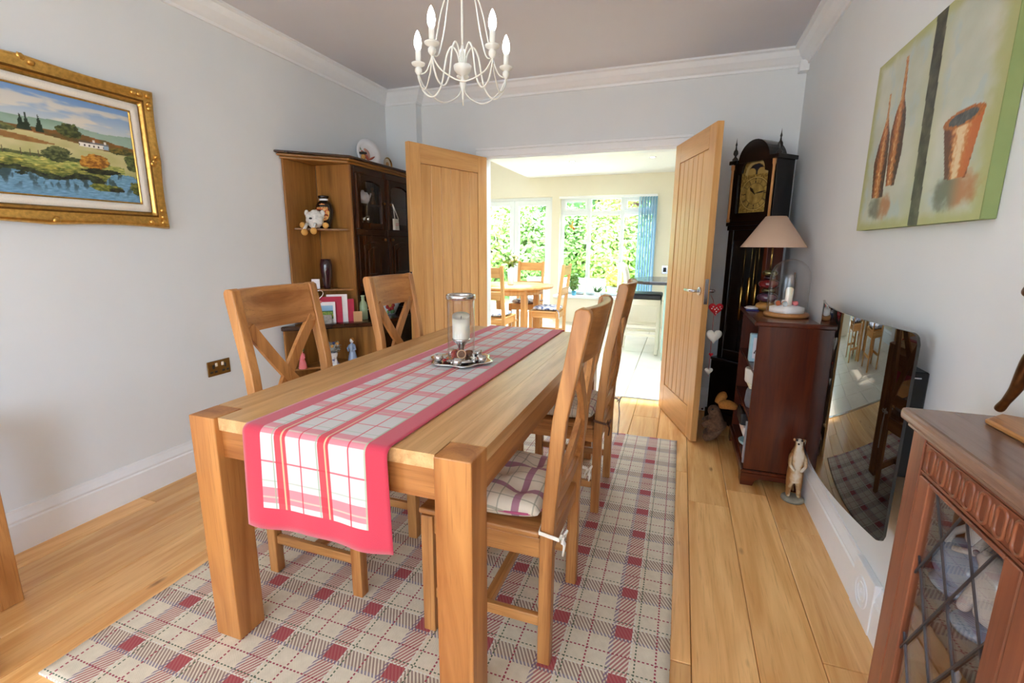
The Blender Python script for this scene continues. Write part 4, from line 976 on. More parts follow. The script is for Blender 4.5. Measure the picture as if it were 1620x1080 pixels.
for k in range(5):
    a = base_a + 2 * PI * k / 5
    ar = MB().tube(catmull([pol(a, .012, 1.995), pol(a, .022, 2.04), pol(a, .045, 2.065), pol(a, .068, 2.03), pol(a, .09, 1.93), pol(a, .125, 1.885), pol(a, .165, 1.90), pol(a, R5, 1.955), pol(a, R5, 1.975)], 7), .0036, 7).build('arm', 'cream_metal', cl)
    MB().lathe([(.004, 1.968), (.008, 1.972), (.015, 1.983), (.014, 1.993), (.008, 1.998), (.012, 2.0), (.026, 2.008), (.028, 2.014), (.010, 2.016), (0, 2.016)], pol(a, R5, 0), 18).build('candle_cup', 'cream_metal', ar)
    MB().lathe([(.0105, 2.016), (.0105, 2.062), (0, 2.062)], pol(a, R5, 0), 14).build('candle_sleeve', 'cream_metal', ar)
    MB().lathe([(.008, 2.062), (.0135, 2.075), (.0155, 2.09), (.0125, 2.11), (.006, 2.128), (.001, 2.136)], pol(a, R5, 0), 16).build('bulb', 'bulb_glass', ar)
    MB().lathe([(0, 1.975), (.004, 1.98), (.005, 1.986), (.0, 1.992)], pol(a + .12, R5 + .01, 0), 8).build('crystal_drop', 'clear_glass', ar)
    b_ = a + 2 * PI / 5; p0, p1 = Vector(pol(a, R5, 1.972)), Vector(pol(b_, R5, 1.972)); md = (p0 + p1) / 2
    MB().tube(catmull([p0, p0.lerp(p1, .15) - Vector((0, 0, .05)), md - Vector((0, 0, .085)), p0.lerp(p1, .85) - Vector((0, 0, .05)), p1], 7), .003, 6).build('garland', 'cream_metal', cl)
    MB().tube(catmull([pol(a, .006, 2.28), pol(a, .05, 2.27), pol(a, .085, 2.2), pol(a, .115, 2.08), pol(a, .15, 1.99), pol(a, R5 - .012, 1.972)], 7), .0028, 6).build('stay', 'cream_metal', cl)

# ================================================================== DRESSER BY THE LEFT WALL
dr = thing('dresser', 'tall dark oak dresser with open corner shelves beside the wall', 'dresser', (-2.4, 3.2, 0))
def pp(mb, n, mat, par=dr, bv=.002, **k): return mb.build(n, mat, par, bevel=bv, **k)
HZ, DK = W_HONEY, W_DARK
pp(MB().box(-2.556, -2.54, 2.60, 2.899, .735, 1.84), 'back_board', HZ['z']); pp(MB().box(-2.538, -2.525, 2.47, 2.899, .08, .70), 'back_board', HZ['z'])
pp(MB().box(-2.54, -2.25, 2.90, 2.918, .735, 1.84), 'side_panel', HZ['z']); pp(MB().box(-2.538, -2.09, 2.90, 2.918, .08, .70), 'side_panel', HZ['z'])
for z in (1.382, .955): pp(MB().prism([(-2.54, 2.655), (-2.54, 2.899), (-2.268, 2.899), (-2.278, 2.872)], 'z', z, z + .014), 'shelf', HZ['y'])
pp(MB().prism([(-2.537, 2.45), (-2.1, 2.86), (-2.065, 2.90), (-2.065, 3.74), (-2.537, 3.74)], 'z', .70, .733), 'counter', DK['y'], bv=.006)
pp(MB().prism([(-2.524, 2.50), (-2.524, 2.899), (-2.13, 2.899)], 'z', .41, .426), 'shelf', HZ['y'])
pp(MB().prism([(-2.537, 2.49), (-2.537, 3.74), (-2.08, 3.74), (-2.08, 2.91)], 'z', 0, .08), 'plinth', DK['y'])
for z0, z1, e in ((1.84, 1.856, .012), (1.856, 1.872, .03), (1.872, 1.888, .045)):
    pp(MB().prism([(-2.556, 2.60 - e * 1.3), (-2.25 + e, 2.885 - e * .5), (-2.25 + e, 3.745), (-2.556, 3.745)], 'z', z0, z1), 'cornice', HZ['y'] if z0 < 1.87 else DK['y'], bv=.004)
pp(MB().box(-2.556, -2.548, 2.92, 3.745, .735, 1.84), 'back_panel', DK['z']); pp(MB().box(-2.548, -2.25, 3.727, 3.745, .735, 1.84), 'far_side', DK['z'])
pp(MB().box(-2.537, -2.09, 3.72, 3.74, .08, .70), 'far_side', DK['z']); pp(MB().box(-2.112, -2.09, 2.92, 3.72, .08, .70), 'lower_front', DK['y'])
for z in (.955, 1.37, 1.575): pp(MB().box(-2.548, -2.275, 2.919, 3.726, z, z + .014), 'inner_shelf', DK['y'])
for y0, y1 in ((2.919, 2.955), (3.305, 3.345), (3.69, 3.726)): pp(MB().box(-2.272, -2.25, y0, y1, .735, 1.84), 'front_stile', DK['z'])
for z0, z1 in ((1.79, 1.84), (1.355, 1.40), (.94, .98)):
    for y0, y1 in ((2.956, 3.304), (3.346, 3.689)): pp(MB().box(-2.272, -2.25, y0, y1, z0, z1), 'front_rail', DK['y'])
for y0, y1 in ((2.957, 3.303), (3.347, 3.688)):
    D = thing('glazed_door', None, None, (-2.25, y0, 1.41)); D.parent = dr; D.location = Vector((-2.25, y0, 1.41)) - dr.location
    f = MB(); z0, z1 = 1.402, 1.788; w = .045
    f.box(-2.262, -2.238, y0, y0 + w, z0, z1); f.box(-2.262, -2.238, y1 - w, y1, z0, z1); f.box(-2.262, -2.238, y0 + w, y1 - w, z0, z0 + w)
    top = [(y0 + w, z1), (y1 - w, z1)] + [(y1 - w - (y1 - y0 - 2 * w) * k / 10, z1 - w - .02 + .03 * math.sin(PI * k / 10)) for k in range(11)]
    f.prism(top, 'x', -2.262, -2.238); f.build('door_frame', DK['z'], D, bevel=.002)
    MB().box(-2.252, -2.249, y0 + w, y1 - w, z0 + w, z1 - w).build('glass_pane', 'clear_glass', D)
    MB().ball((-2.228, y1 - .02 if y0 < 3.2 else y0 + .02, 1.6), .01, n=12, m=8).build('knob', 'antique_brass', D)
    P2 = thing('panel_door', None, None); P2.parent = dr; P2.location = Vector((-2.25, y0, .99)) - dr.location
    z0, z1 = .982, 1.353
    MB().box(-2.262, -2.24, y0, y1, z0, z1).build('door_board', DK['z'], P2, bevel=.003)
    def arch(e, x0, x1):
        a, b_ = y0 + .05 + e, y1 - .05 - e
        poly = [(a, z0 + .05 + e), (b_, z0 + .05 + e), (b_, z1 - .075 - e)] + [(b_ - (b_ - a) * k / 10, z1 - .075 - e + .03 * math.sin(PI * k / 10)) for k in range(1, 10)] + [(a, z1 - .075 - e)]
        return MB().prism(poly, 'x', x0, x1)
    arch(0, -2.2398, -2.232).build('raised_moulding', DK['z'], P2, bevel=.004); arch(.035, -2.2318, -2.224).build('raised_panel', DK['z'], P2, bevel=.006)
    MB().ball((-2.228, y1 - .03 if y0 < 3.2 else y0 + .03, 1.325), .011, n=12, m=8).build('knob', 'antique_brass', P2)

def lathe_thing(name, label, cat, mat, prof, loc, n=24, group=None):
    return tag(MB().lathe(prof, loc, n).build(name, mat), label, cat, group)
# things on the open shelves
gk = thing('plush_toy', 'fluffy white plush toy with orange feet sitting on the upper shelf', 'toy', (-2.43, 2.735, 1.397))
g0 = Vector((-2.43, 2.735, 1.397))
MB().ball(g0 + Vector((0, 0, .06)), .062, .055, .062, 20, 14, jit=.25, seed=3).build('fluffy_body', 'grey_fur', gk)
for dx, dy, dz in ((-.03, -.075, -.03), (.035, -.06, -.022)):
    m = MB().ball(g0 + Vector((dx, dy, dz)), .023, n=12, m=8); m.build('foot', 'felt_orange', gk)
    MB().tube([g0 + Vector((dx, dy * .6, .03)), g0 + Vector((dx, dy * 1.0, dz + .02))], .01, 8).build('leg', 'grey_fur', gk)
for s in (-1, 1):
    MB().ball(g0 + Vector((s * .068, -.012 + s * .035, .018)), .021, n=12, m=8).build('hand', 'felt_orange', gk)
    MB().ball(g0 + Vector((s * .05, s * .02, .10)), .018, .012, .022, 10, 8).build('ear', 'grey_fur', gk)
MB().ball(g0 + Vector((.012, -.056, .062)), .013, .008, .007, 10, 6).build('nose', 'purple_glaze', gk)
vb = thing('black_vase', 'black vase with an orange figure panel on the upper shelf', 'vase', (-2.43, 2.835, 1.397))
MB().lathe([(0, 0), (.034, 0), (.036, .012), (.032, .02), (.05, .06), (.06, .11), (.056, .16), (.036, .185), (.026, .19), (.026, .205), (.037, .215), (.037, .224), (.022, .224), (.02, .19), (0, .18)], (-2.43, 2.835, 1.397), 28).build('body', 'black_glaze', vb)
MB().lathe([(.0285, .192), (.0315, .198), (.0285, .204)], (-2.43, 2.835, 1.397), 24, caps=False).build('neck_band', 'porcelain', vb)
def patch(name, mat, par, c, prof_r, a0, a1, z0, z1, n=12):
    m = MB(); vs = []
    for j in range(n + 1):
        z = z0 + (z1 - z0) * j / n; hw = math.sqrt(max(0, 1 - ((j / n) * 2 - 1) ** 2)) ** .6
        for i in range(n + 1):
            am = (a0 + a1) / 2; a = am + (i / n - .5) * (a1 - a0) * max(.05, hw); r = prof_r(z) + .0012; vs.append((c[0] + r * math.cos(a), c[1] + r * math.sin(a), c[2] + z))
    m.add(vs, [(j * (n + 1) + i, j * (n + 1) + i + 1, (j + 1) * (n + 1) + i + 1, (j + 1) * (n + 1) + i) for j in range(n) for i in range(n)], True); return m.build(name, mat, par)
t = NT('vase_panel'); t.set(Base_Color=t.ramp(t.noise(t.coord(), 42, 2), [(.35, S(60, 40, 26)), (.45, S(206, 96, 56)), (.55, S(232, 186, 110)), (.7, S(236, 196, 120))]), Roughness=.2)
patch('figure_panel', 'vase_panel', vb, (-2.43, 2.835, 1.397), lambda z: .06 - abs(z - .11) * .12, -2.0, -.3, .05, .17)
lathe_thing('purple_vase', 'dark plum glazed vase on the middle shelf', 'vase', 'purple_glaze', [(0, 0), (.022, 0), (.024, .006), (.03, .05), (.04, .12), (.042, .17), (.034, .212), (.026, .212), (.03, .17), (0, .15)], (-2.42, 2.80, .97))
def card(name, label, mat, c, w, h, ang, tilt=.12, cat='card', group='cards standing on the dresser counter'):
    """thin card standing at base centre c, width along direction ang"""
    c = Vector(c); ex = Vector((math.cos(ang), math.sin(ang), 0)); n = Vector((-ex.y, ex.x, 0)); up = Vector((0, 0, math.cos(tilt))) + n * math.sin(tilt)
    m = MB(); vs = []
    for t_ in (0, .0025):
        for a, b_ in ((-w / 2, 0), (w / 2, 0), (w / 2, h), (-w / 2, h)): vs.append(c + ex * a + up * b_ + n * t_)
    m.add(vs, [(0, 1, 2, 3), (7, 6, 5, 4), (0, 4, 5, 1), (1, 5, 6, 2), (2, 6, 7, 3), (3, 7, 4, 0)])
    o = m.build(name, mat)
    if label: tag(o, label, cat, group)
    return o, c, ex, up, n
A = math.radians(38)
card('small_card', 'small white card beside the plum vase', 'card_white', (-2.475, 2.745, .97), .055, .07, A)
cz = .734
o, c0, ex, up, n_ = card('photo_card', 'white-bordered photo card of a meadow on the dresser counter', 'card_white', (-2.36, 2.70, cz), .125, .15, A)
def meadow(u, v): return lerp((90, 150, 200), (150, 190, 220), v) if v > .62 else ((60, 96, 50) if v > .5 else lerp((96, 140, 56), (206, 196, 60), max(0, fb(u, v, 16, 2)) * 2))
q0 = c0 + ex * -.046 + up * .03 - n_ * .0006; painted('photo', meadow, q0, ex * .092, up * .095, 24, 24, 'print_matt', o)
card('greeting_card', 'red greeting card tucked behind the meadow photo', 'card_red', (-2.345, 2.735, cz), .15, .185, A)
card('greeting_card', 'tall white card behind the red greeting card', 'card_white', (-2.315, 2.765, cz), .14, .20, A)
card('greeting_card', 'narrow red card standing behind the white cards', 'card_red', (-2.28, 2.80, cz), .13, .165, A)
card('greeting_card', 'small tan card leaning by the green bottle', 'card_tan', (-2.20, 2.84, cz), .06, .075, A, .05)
hh = thing('heart_card_holder', 'silver wire heart card holder with a pink bow', 'card holder', (-2.42, 2.685, cz))
hb = Vector((-2.42, 2.685, cz))
e2 = Vector((math.cos(A), math.sin(A), 0))
hp = [hb + e2 * (.003 * 16 * math.sin(t_) ** 3 * .9) + Vector((0, 0, .20 + .0027 * (13 * math.cos(t_) - 5 * math.cos(2 * t_) - 2 * math.cos(3 * t_) - math.cos(4 * t_)))) for t_ in [2 * PI * k / 40 for k in range(40)]]
MB().tube(hp, .0035, 6, closed=True).build('wire_heart', 'silver', hh)
MB().tube([hb + Vector((0, 0, .004)), hb + Vector((0, 0, .155))], .003, 6).build('wire_stem', 'silver', hh)
m = MB()
for s in (-1, 1):
    q = [hb + e2 * (s * .03), hb + e2 * (s * .05) + Vector((0, 0, .012)), hb + e2 * (s * .03) + Vector((0, 0, .02)), hb + e2 * (s * .022) + Vector((0, 0, .006))]
    m.tube([p + Vector((0, 0, .0035)) for p in q], .003, 6)
m.bar(hb + e2 * -.06 + Vector((0, 0, .004)), hb + e2 * .06 + Vector((0, 0, .004)), .006, .006); m.build('scroll_feet', 'silver', hh)
m = MB()
for s in (-1, 1): m.ball(hb + e2 * (s * .017) + Vector((0, 0, .15)), .018, .012, .01, 10, 6)
m.ball(hb + Vector((0, -.006, .15)), .008, n=8, m=6); m.build('pink_bow', 'card_pink', hh)
o, *_ = card('wire_plaque', 'grey metal plaque in front of the photo card', 'card_grey', (-2.375, 2.60 + .055, cz), .15, .062, A, .05)
lathe_thing('green_bottle', 'pale green glass bottle in the dresser niche', 'bottle', 'bottle_green', [(0, 0), (.028, 0), (.03, .006), (.03, .1), (.024, .125), (.012, .14), (.012, .17), (.015, .172), (.015, .18), (0, .18)], (-2.235, 2.955, .734))
jg = thing('painted_jug', 'white jug with a red and yellow flower in the dresser niche', 'jug', (-2.22, 3.27, .734))
MB().lathe([(0, 0), (.045, 0), (.05, .01), (.078, .07), (.08, .11), (.06, .165), (.052, .195), (.058, .215), (.052, .215), (.046, .19), (0, .15)], (-2.22, 3.27, .734), 28).build('body', 'porcelain', jg)
for k in range(7):
    a = 2 * PI * k / 7; aa = -.88 + .32 * math.cos(a); zz = .078 + .03 * math.sin(a)
    r_ = .078; MB().ball((-2.22 + r_ * math.cos(aa), 3.27 + r_ * math.sin(aa), .734 + zz), .014, .014, .016, 10, 6).build('petal', 'berry_red', jg)
MB().ball((-2.22 + .08 * math.cos(-.88), 3.27 + .08 * math.sin(-.88), .812), .013, n=10, m=6).build('flower_centre', 'yellow_bird', jg)
for aa, zz in ((-.75, .025), (-.55, .03), (-1.15, .025)): MB().ball((-2.22 + .072 * math.cos(aa), 3.27 + .072 * math.sin(aa), .734 + zz), .01, .01, .016, 10, 6).build('painted_leaf', 'leaf_dark', jg)
MB().tube([(-2.22 + .05, 3.27 + .05, .93), (-2.22 + .08, 3.27 + .08, .91), (-2.22 + .08, 3.27 + .08, .85), (-2.22 + .05, 3.27 + .05, .81)], .008, 8).build('handle', 'porcelain', jg)
# lower corner shelf
bv_ = thing('flower_vase', 'blue and white vase of dried flowers on the low corner shelf', 'vase', (-2.30, 2.665, .427))
MB().lathe([(0, 0), (.055, 0), (.058, .008), (.034, .03), (.026, .06), (.036, .09), (.034, .105), (.028, .105), (0, .09)], (-2.30, 2.665, .427), 24).build('body', 'blue_white_glaze', bv_)
leaf_cloud('dried_flowers', 'silver_leaf', bv_, (-2.30, 2.665, .427 + .14), .062, .062, .045, 200, .014, 31)
rr = random.Random(4)
for k in range(10):
    d = Vector((rr.uniform(-1, 1), rr.uniform(-1, .5), rr.uniform(-.3, .9))); MB().ball(Vector((-2.30, 2.665, .567)) + d * .042, .011, n=8, m=6).build('bloom', ('flower_white', 'porcelain_navy', 'felt_orange')[k % 3], bv_)
def figurine(name, label, base, h, robe, head='skin_glaze', group=None, hair='tan_fur', lean=0.0):
    t_ = thing(name, label, 'figurine', base, 0, group); b = Vector(base); k = h / .18
    MB().lathe([(0, 0), (.034 * k, 0), (.036 * k, .006 * k), (.028 * k, .05 * k), (.018 * k, .09 * k), (.024 * k, .115 * k), (.022 * k, .13 * k), (.008 * k, .14 * k), (.006 * k, .145 * k)], b, 18).build('dress', robe, t_)
    MB().ball(b + Vector((0, 0, .16 * k)), .015 * k, .016 * k, .018 * k, 14, 10).build('face', head, t_)
    MB().ball(b + Vector((.002 * k, .004 * k, .166 * k)), .0165 * k, .016 * k, .0165 * k, 14, 10).build('hair', hair, t_)
    for s in (-1, 1): MB().tube([b + Vector((s * .02 * k, 0, .125 * k)), b + Vector((s * .034 * k, -.008 * k, .10 * k)), b + Vector((s * .014 * k, -.024 * k, .085 * k))], [.008 * k, .007 * k, .006 * k], 8).build('arm', robe, t_)
    return t_
figurine('porcelain_figurine', 'pale blue porcelain figurine beside the dried flowers', (-2.255, 2.825, .427), .185, 'porcelain_blue', 'porcelain')
figurine('gnome_figurine', 'pink and green gnome figurine behind the nearer chair', (-2.46, 2.545, .427), .145, 'card_pink', 'skin_glaze', hair='leaf_dark')
# glimpsed behind the dresser glass
figurine('porcelain_figurine', 'white figurine with a red cap behind the dresser glass', (-2.315, 3.01, 1.59), .155, 'porcelain', 'porcelain', hair='berry_red')
tpz = thing('white_teapot', 'white teapot on the dresser shelf behind the glass', 'teapot', (-2.33, 3.15, 1.59))
MB().lathe([(0, 0), (.035, 0), (.05, .03), (.05, .06), (.035, .085), (.012, .09), (.012, .1), (0, .105)], (-2.33, 3.15, 1.59), 24).build('body', 'porcelain', tpz)
MB().tube([(-2.32, 3.19, 1.625), (-2.315, 3.215, 1.65), (-2.31, 3.225, 1.675)], [.012, .008, .006], 8).build('spout', 'porcelain', tpz)
figurine('porcelain_figurine', 'dark figurine by the dresser door stile behind the glass', (-2.315, 3.25, 1.59), .13, 'bronze', 'bronze', hair='bronze')
tag(MB().box(-2.40, -2.32, 2.98, 3.07, 1.385, 1.47).build('white_box', 'porcelain', bevel=.004), 'white box on the bottom glazed shelf of the dresser', 'box')
for k, (yy, lab) in enumerate(((3.12, 'thin glass goblet beside the white box in the dresser'), (3.17, 'dark glass goblet in the middle of the dresser shelf'), (3.225, 'glass goblet nearest the door stile in the dresser'))):
    lathe_thing('goblet', lab, 'goblet', 'silver', [(0, 0), (.022, 0), (.022, .004), (.004, .01), (.004, .05), (.02, .07), (.024, .1), (.02, .12), (.018, .1), (0, .07)], (-2.35, yy, 1.385), 18, 'goblets behind the dresser glass')
figurine('porcelain_figurine', 'grey bell-shaped figurine behind the second dresser door', (-2.315, 3.46, 1.59), .17, 'porcelain_grey', 'porcelain_grey', hair='porcelain_grey')
# tote ornament on the knob
bgt = thing('tote_ornament', 'little calico tote bag hanging from the dresser knob', 'ornament', (-2.22, 3.40, 1.41))
m = MB(); N = 10; vs_ = []
for s in (-1, 1):
    for j in range(N + 1):
        for i in range(N + 1):
            u_, v_ = i / N, j / N; pf_ = .012 * (1 - (2 * u_ - 1) ** 4) * (1 - .6 * v_) * s
            vs_.append((-2.222 + pf_, 3.375 + .085 * u_ * (1 + .08 * (1 - v_)), 1.405 + .088 * v_))
nn = (N + 1) ** 2
fs_ = [(b0_ + j * (N + 1) + i, b0_ + j * (N + 1) + i + 1, b0_ + (j + 1) * (N + 1) + i + 1, b0_ + (j + 1) * (N + 1) + i) for b0_ in (0, nn) for j in range(N) for i in range(N)]
m.add(vs_, fs_, True); m.build('bag', 'calico', bgt)
for y in (3.39, 3.445): MB().tube([(-2.212, y, 1.49), (-2.21, y * .3 + 3.372 * .7, 1.56), (-2.216, 3.372, 1.606)], .0035, 6).build('strap', 'calico', bgt)
m = MB(); m.box(-2.2105, -2.2095, 3.40, 3.445, 1.452, 1.457); m.box(-2.2105, -2.2095, 3.395, 3.44, 1.44, 1.445); m.build('pink_lettering', 'pink_print', bgt)
# on top of the dresser
pl = thing('decorated_plate', 'large white plate painted with red peppers on top of the dresser', 'plate', (-2.47, 3.43, 1.889))
pc = Vector((-2.47, 3.43, 2.005)); pn = Vector((1, -.32, .18)).normalized(); pa = pn.cross(Vector((0, 0, 1))).normalized(); pb = pa.cross(pn)
m = MB(); n = 40; vs_ = []
for f_, d in ((.0, .0), (.07, .0), (.085, .012), (.115, .022), (.115, .019), (.08, .006), (.0, -.005)):
    for k in range(n): a = 2 * PI * k / n; vs_.append(pc + pa * (max(f_, .001) * math.cos(a)) + pb * (max(f_, .001) * math.sin(a)) + pn * d)
m.add(vs_, [(i * n + k, i * n + (k + 1) % n, (i + 1) * n + (k + 1) % n, (i + 1) * n + k) for i in range(6) for k in range(n)], True); m.build('dish', 'porcelain', pl)
def pep(name, p0, p1, p2, w, mat):
    q = catmull([pc - pa * p[0] + pb * p[1] + pn * .0045 for p in (p0, p1, p2)], 6)
    MB().tube(q, [w * math.sin(PI * (.12 + .85 * i / (len(q) - 1))) + .001 for i in range(len(q))], 6).build(name, mat, pl)
pep('painted_pepper', (-.06, .02), (-.02, -.025), (.0, -.05), .013, plain('pepper_red', S(176, 84, 60), .3, var=.2)); pep('painted_pepper', (-.03, .04), (.0, .01), (.01, -.04), .012, plain('pepper_pink', S(198, 150, 132), .3, var=.2)); pep('painted_pepper', (.0, -.045), (.03, -.03), (.065, -.01), .008, 'pepper_red')
pep('painted_stalk', (-.075, .055), (-.068, .04), (-.06, .022), .005, 'leaf_dark')
sp = thing('small_plate', 'small gilt-rimmed plate on top of the dresser by the oak door', 'plate', (-2.44, 3.66, 1.889))
MB().lathe([(.0, 0), (.05, .0), (.062, .008), (.062, .005), (.05, -.004), (.0, -.004)], (-2.44, 3.66, 1.958), 28, 'x').build('dish', plain('cream_glaze', S(222, 210, 186), .25, var=.1), sp)
MB().lathe([(.05, .001), (.056, .006), (.06, .0085)], (-2.4395, 3.66, 1.958), 28, 'x', caps=False).build('gilt_band', 'brass', sp); MB().lathe([(0, .002), (.02, .003), (.024, .001)], (-2.439, 3.66, 1.958), 16, 'x').build('motif', 'ochre_stone', sp)
MB().box(-2.46, -2.43, 3.63, 3.69, 1.889, 1.9).build('stand', 'clear_glass', sp)
ow = thing('small_ornament', 'tiny ornament with a black cap on the dresser edge', 'ornament', (-2.235, 3.05, 1.889))
MB().lathe([(0, 0), (.015, 0), (.017, .02), (.012, .035), (0, .04)], (-2.235, 3.05, 1.889), 14).build('body', 'ochre_stone', ow)
MB().box(-2.255, -2.215, 3.03, 3.07, 1.929, 1.943).build('cap', 'black', ow, bevel=.002)

# ================================================================== SHELF UNIT BY THE RIGHT WALL
su = thing('bookshelf', 'low mahogany open shelf unit against the wall beside the clock', 'bookshelf', (.54, 3.04, 0))
MH = W_MAHOG; q = lambda mb, n, ax='z', bv=.002: mb.build(n, MH[ax], su, bevel=bv)
q(MB().box(.40, .678, 2.70, 2.718, .09, .885), 'side_panel'); q(MB().box(.40, .678, 3.367, 3.385, .09, .885), 'side_panel'); q(MB().box(.664, .678, 2.719, 3.366, .09, .885), 'back_panel')
q(MB().box(.378, .68, 2.682, 3.40, .885, .91), 'top', 'y', .006)
for z in (.09, .36, .62): q(MB().box(.402, .663, 2.719, 3.366, z, z + .018), 'shelf', 'y')
q(MB().box(.388, .68, 2.688, 3.397, .072, .089), 'base_moulding', 'y', .004)
foot = [(.39, 0), (.45, 0), (.462, .03), (.49, .045), (.56, .048), (.60, .035), (.63, .03), (.62, .0), (.68, 0), (.68, .072), (.39, .072)]
q(MB().prism([(.39, 0), (.452, 0), (.46, .03), (.485, .042), (.60, .042), (.62, .03), (.63, 0), (.678, 0), (.678, .0715), (.39, .0715)], 'y', 2.69, 2.708), 'bracket_foot', 'x')
q(MB().prism([(2.709, 0), (2.77, 0), (2.79, .035), (2.82, .045), (3.27, .045), (3.3, .035), (3.32, 0), (3.395, 0), (3.395, .0715), (2.709, .0715)], 'x', .39, .408), 'bracket_foot', 'y')
# contents
fbx = thing('pale_blue_frame', 'pale blue box frame with a dark bird print on the shelf unit', 'frame', (.47, 2.86, .639))
MB().box(.403, .56, 2.95, 3.0, .639, .80).build('box', 'pale_blue', fbx, bevel=.004); MB().box(.418, .545, 2.947, 2.9495, .66, .78).build('print', 'card_white', fbx)
m = MB(); m.tube([(.425, 2.944, .69), (.44, 2.944, .705), (.455, 2.944, .725), (.47, 2.944, .765)], [.003, .01, .009, .002], 6); m.build('bird_print', 'black', fbx)
tag(MB().box(.402, .50, 2.735, 2.745, .639, .74).build('folded_leaflet', 'card_white', bevel=.001), 'white leaflet standing in front of the pale blue frame', 'leaflet')
lathe_thing('white_pot', 'squat white pot on the middle shelf of the unit', 'pot', 'white_felt', [(0, 0), (.055, 0), (.06, .01), (.062, .075), (.058, .082), (.05, .078), (0, .07)], (.45, 2.93, .525))
tag(MB().box(.41, .52, 2.86, 3.0, .5, .5245).build('folded_napkin', 'flower_white', bevel=.004), 'folded cream napkin under the squat white pot', 'napkin')
lathe_thing('slate_jar', 'slate blue jar under the napkin on the unit shelf', 'jar', 'slate_cloth', [(0, 0), (.05, 0), (.06, .03), (.055, .09), (.045, .115), (.04, .1205), (0, .1205)], (.46, 2.93, .379))
cm = thing('camera_case', 'black padded camera case on the bottom shelf of the unit', 'case', (.45, 3.0, .30))
MB().box(.39, .5, 2.93, 3.09, .255, .33).build('case_body', 'black_leather', cm, bevel=.012, seg=3); MB().tube([(.41, 2.94, .32), (.395, 2.98, .345), (.395, 3.04, .345), (.41, 3.08, .32)], .006, 6).build('strap', 'black', cm)
tag(MB().box(.41, .55, 2.90, 3.1, .2, .2545).build('shoe_box', 'card_white', bevel=.003), 'white lidded box under the black camera case', 'box')
for k, (mt, w_, h_, lab) in enumerate((('grey_plastic', .012, .09, 'grey plastic folder leaning at the end of the bottom shelf'), ('purple_card', .006, .09, 'purple booklet in the bottom shelf of the unit'), ('card_white', .014, .09, 'white magazine in the bottom shelf of the unit'), ('card_tan', .006, .09, 'tan envelope in the bottom shelf of the unit'))):
    y0 = 2.735 + k * .032
    tag(MB().box(.395 + .004 * k, .58, y0, y0 + w_, .1085, .1085 + h_ + .04 * (k % 2) + (.15 if k == 0 else 0)).build(('folder', 'booklet', 'magazine', 'envelope')[k], mt, bevel=.001), lab, ('folder', 'booklet', 'magazine', 'envelope')[k], 'papers on the bottom shelf')
lathe_thing('blue_dish', 'pale blue dish on the bottom shelf of the unit', 'dish', 'pale_blue', [(0, 0), (.04, 0), (.07, .02), (.075, .035), (.07, .035), (.04, .012), (0, .01)], (.475, 3.0, .1085))
cl_ = thing('glasses_cloth', 'white and blue folded cloth on the shelf unit top', 'cloth', (.43, 3.2, .911))
MB().box(.385, .455, 3.13, 3.22, .911, .917).build('blue_fold', 'porcelain_navy', cl_, bevel=.002); MB().ball((.42, 3.18, .925), .04, .05, .009, 14, 8, jit=.4, seed=6).build('white_fold', 'card_white', cl_)
# cloche
dx_, dy_ = .565, 2.96
dm = thing('glass_cloche', 'glass dome over a snowy winter scene on the shelf unit', 'cloche', (dx_, dy_, .911))
MB().lathe([(0, 0), (.107, 0), (.112, .006), (.112, .016), (.107, .022), (0, .022)], (dx_, dy_, .911), 36).build('wooden_base', W_CHAIR['x'], dm)
MB().lathe([(.099, .022), (.099, .21), (.095, .242), (.079, .276), (.05, .30), (.017, .311), (.0, .312)], (dx_, dy_, .911), 36, caps=False).build('glass_dome', 'clear_glass', dm)
MB().lathe([(0, .023), (.085, .023), (.086, .05), (.06, .058), (0, .062)], (dx_, dy_, .911), 28).build('snow_bed', 'snow', dm)
MB().lathe([(.018, .055), (.02, .15), (.012, .16), (0, .162)], (dx_ + .005, dy_, .911), 16).build('candle_figure', 'wax', dm)
rr = random.Random(12)
for k in range(7):
    a = rr.uniform(0, 2 * PI); r_ = rr.uniform(.03, .06)
    MB().ball((dx_ + r_ * math.cos(a), dy_ + r_ * math.sin(a), .911 + .072), .014, .011, .014, 10, 6, jit=.3, seed=k).build('winter_figure', ('silver_leaf', 'dried_orange', 'card_pink', 'porcelain')[k % 4], dm)
MB().tube([(dx_ + .02, dy_ + .02, .96), (dx_ + .03, dy_ + .02, 1.06), (dx_ + .022, dy_ + .01, 1.15)], .003, 6).build('twig', 'bark', dm)
# lamp
lx, ly = .50, 3.19
lm = thing('table_lamp', 'table lamp with a beige cone shade and stacked pebble base', 'lamp', (lx, ly, .911))
zz = .911
for r_, h_, mt in ((.062, .05, 'ochre_stone'), (.06, .055, 'purple_glass'), (.036, .03, 'brass_disc'), (.058, .05, 'red_glass'), (.032, .022, 'purple_glaze'), (.042, .034, 'brass_disc')):
    MB().lathe([(0, 0), (r_ * .6, .0), (r_ * .92, h_ * .25), (r_, h_ * .5), (r_ * .92, h_ * .75), (r_ * .6, h_), (0, h_)], (lx, ly, zz), 24).build('pebble', mt, lm); zz += h_
MB().lathe([(.005, 0), (.005, .16), (0, .16)], (lx, ly, zz), 10).build('stem', 'brass', lm)
MB().lathe([(.176, 1.285), (.055, 1.462), (.053, 1.461), (.174, 1.285), (.176, 1.285)], (lx, ly, 0), 40, caps=False).build('lamp_shade', 'shade_fabric', lm)
MB().tube([(lx - .054, ly, 1.455), (lx, ly, 1.44), (lx + .054, ly, 1.455)], .002, 6).build('shade_ring', 'brass', lm); MB().tube([(lx, ly, zz + .15), (lx, ly, 1.44)], .003, 6).build('shade_carrier', 'brass', lm)

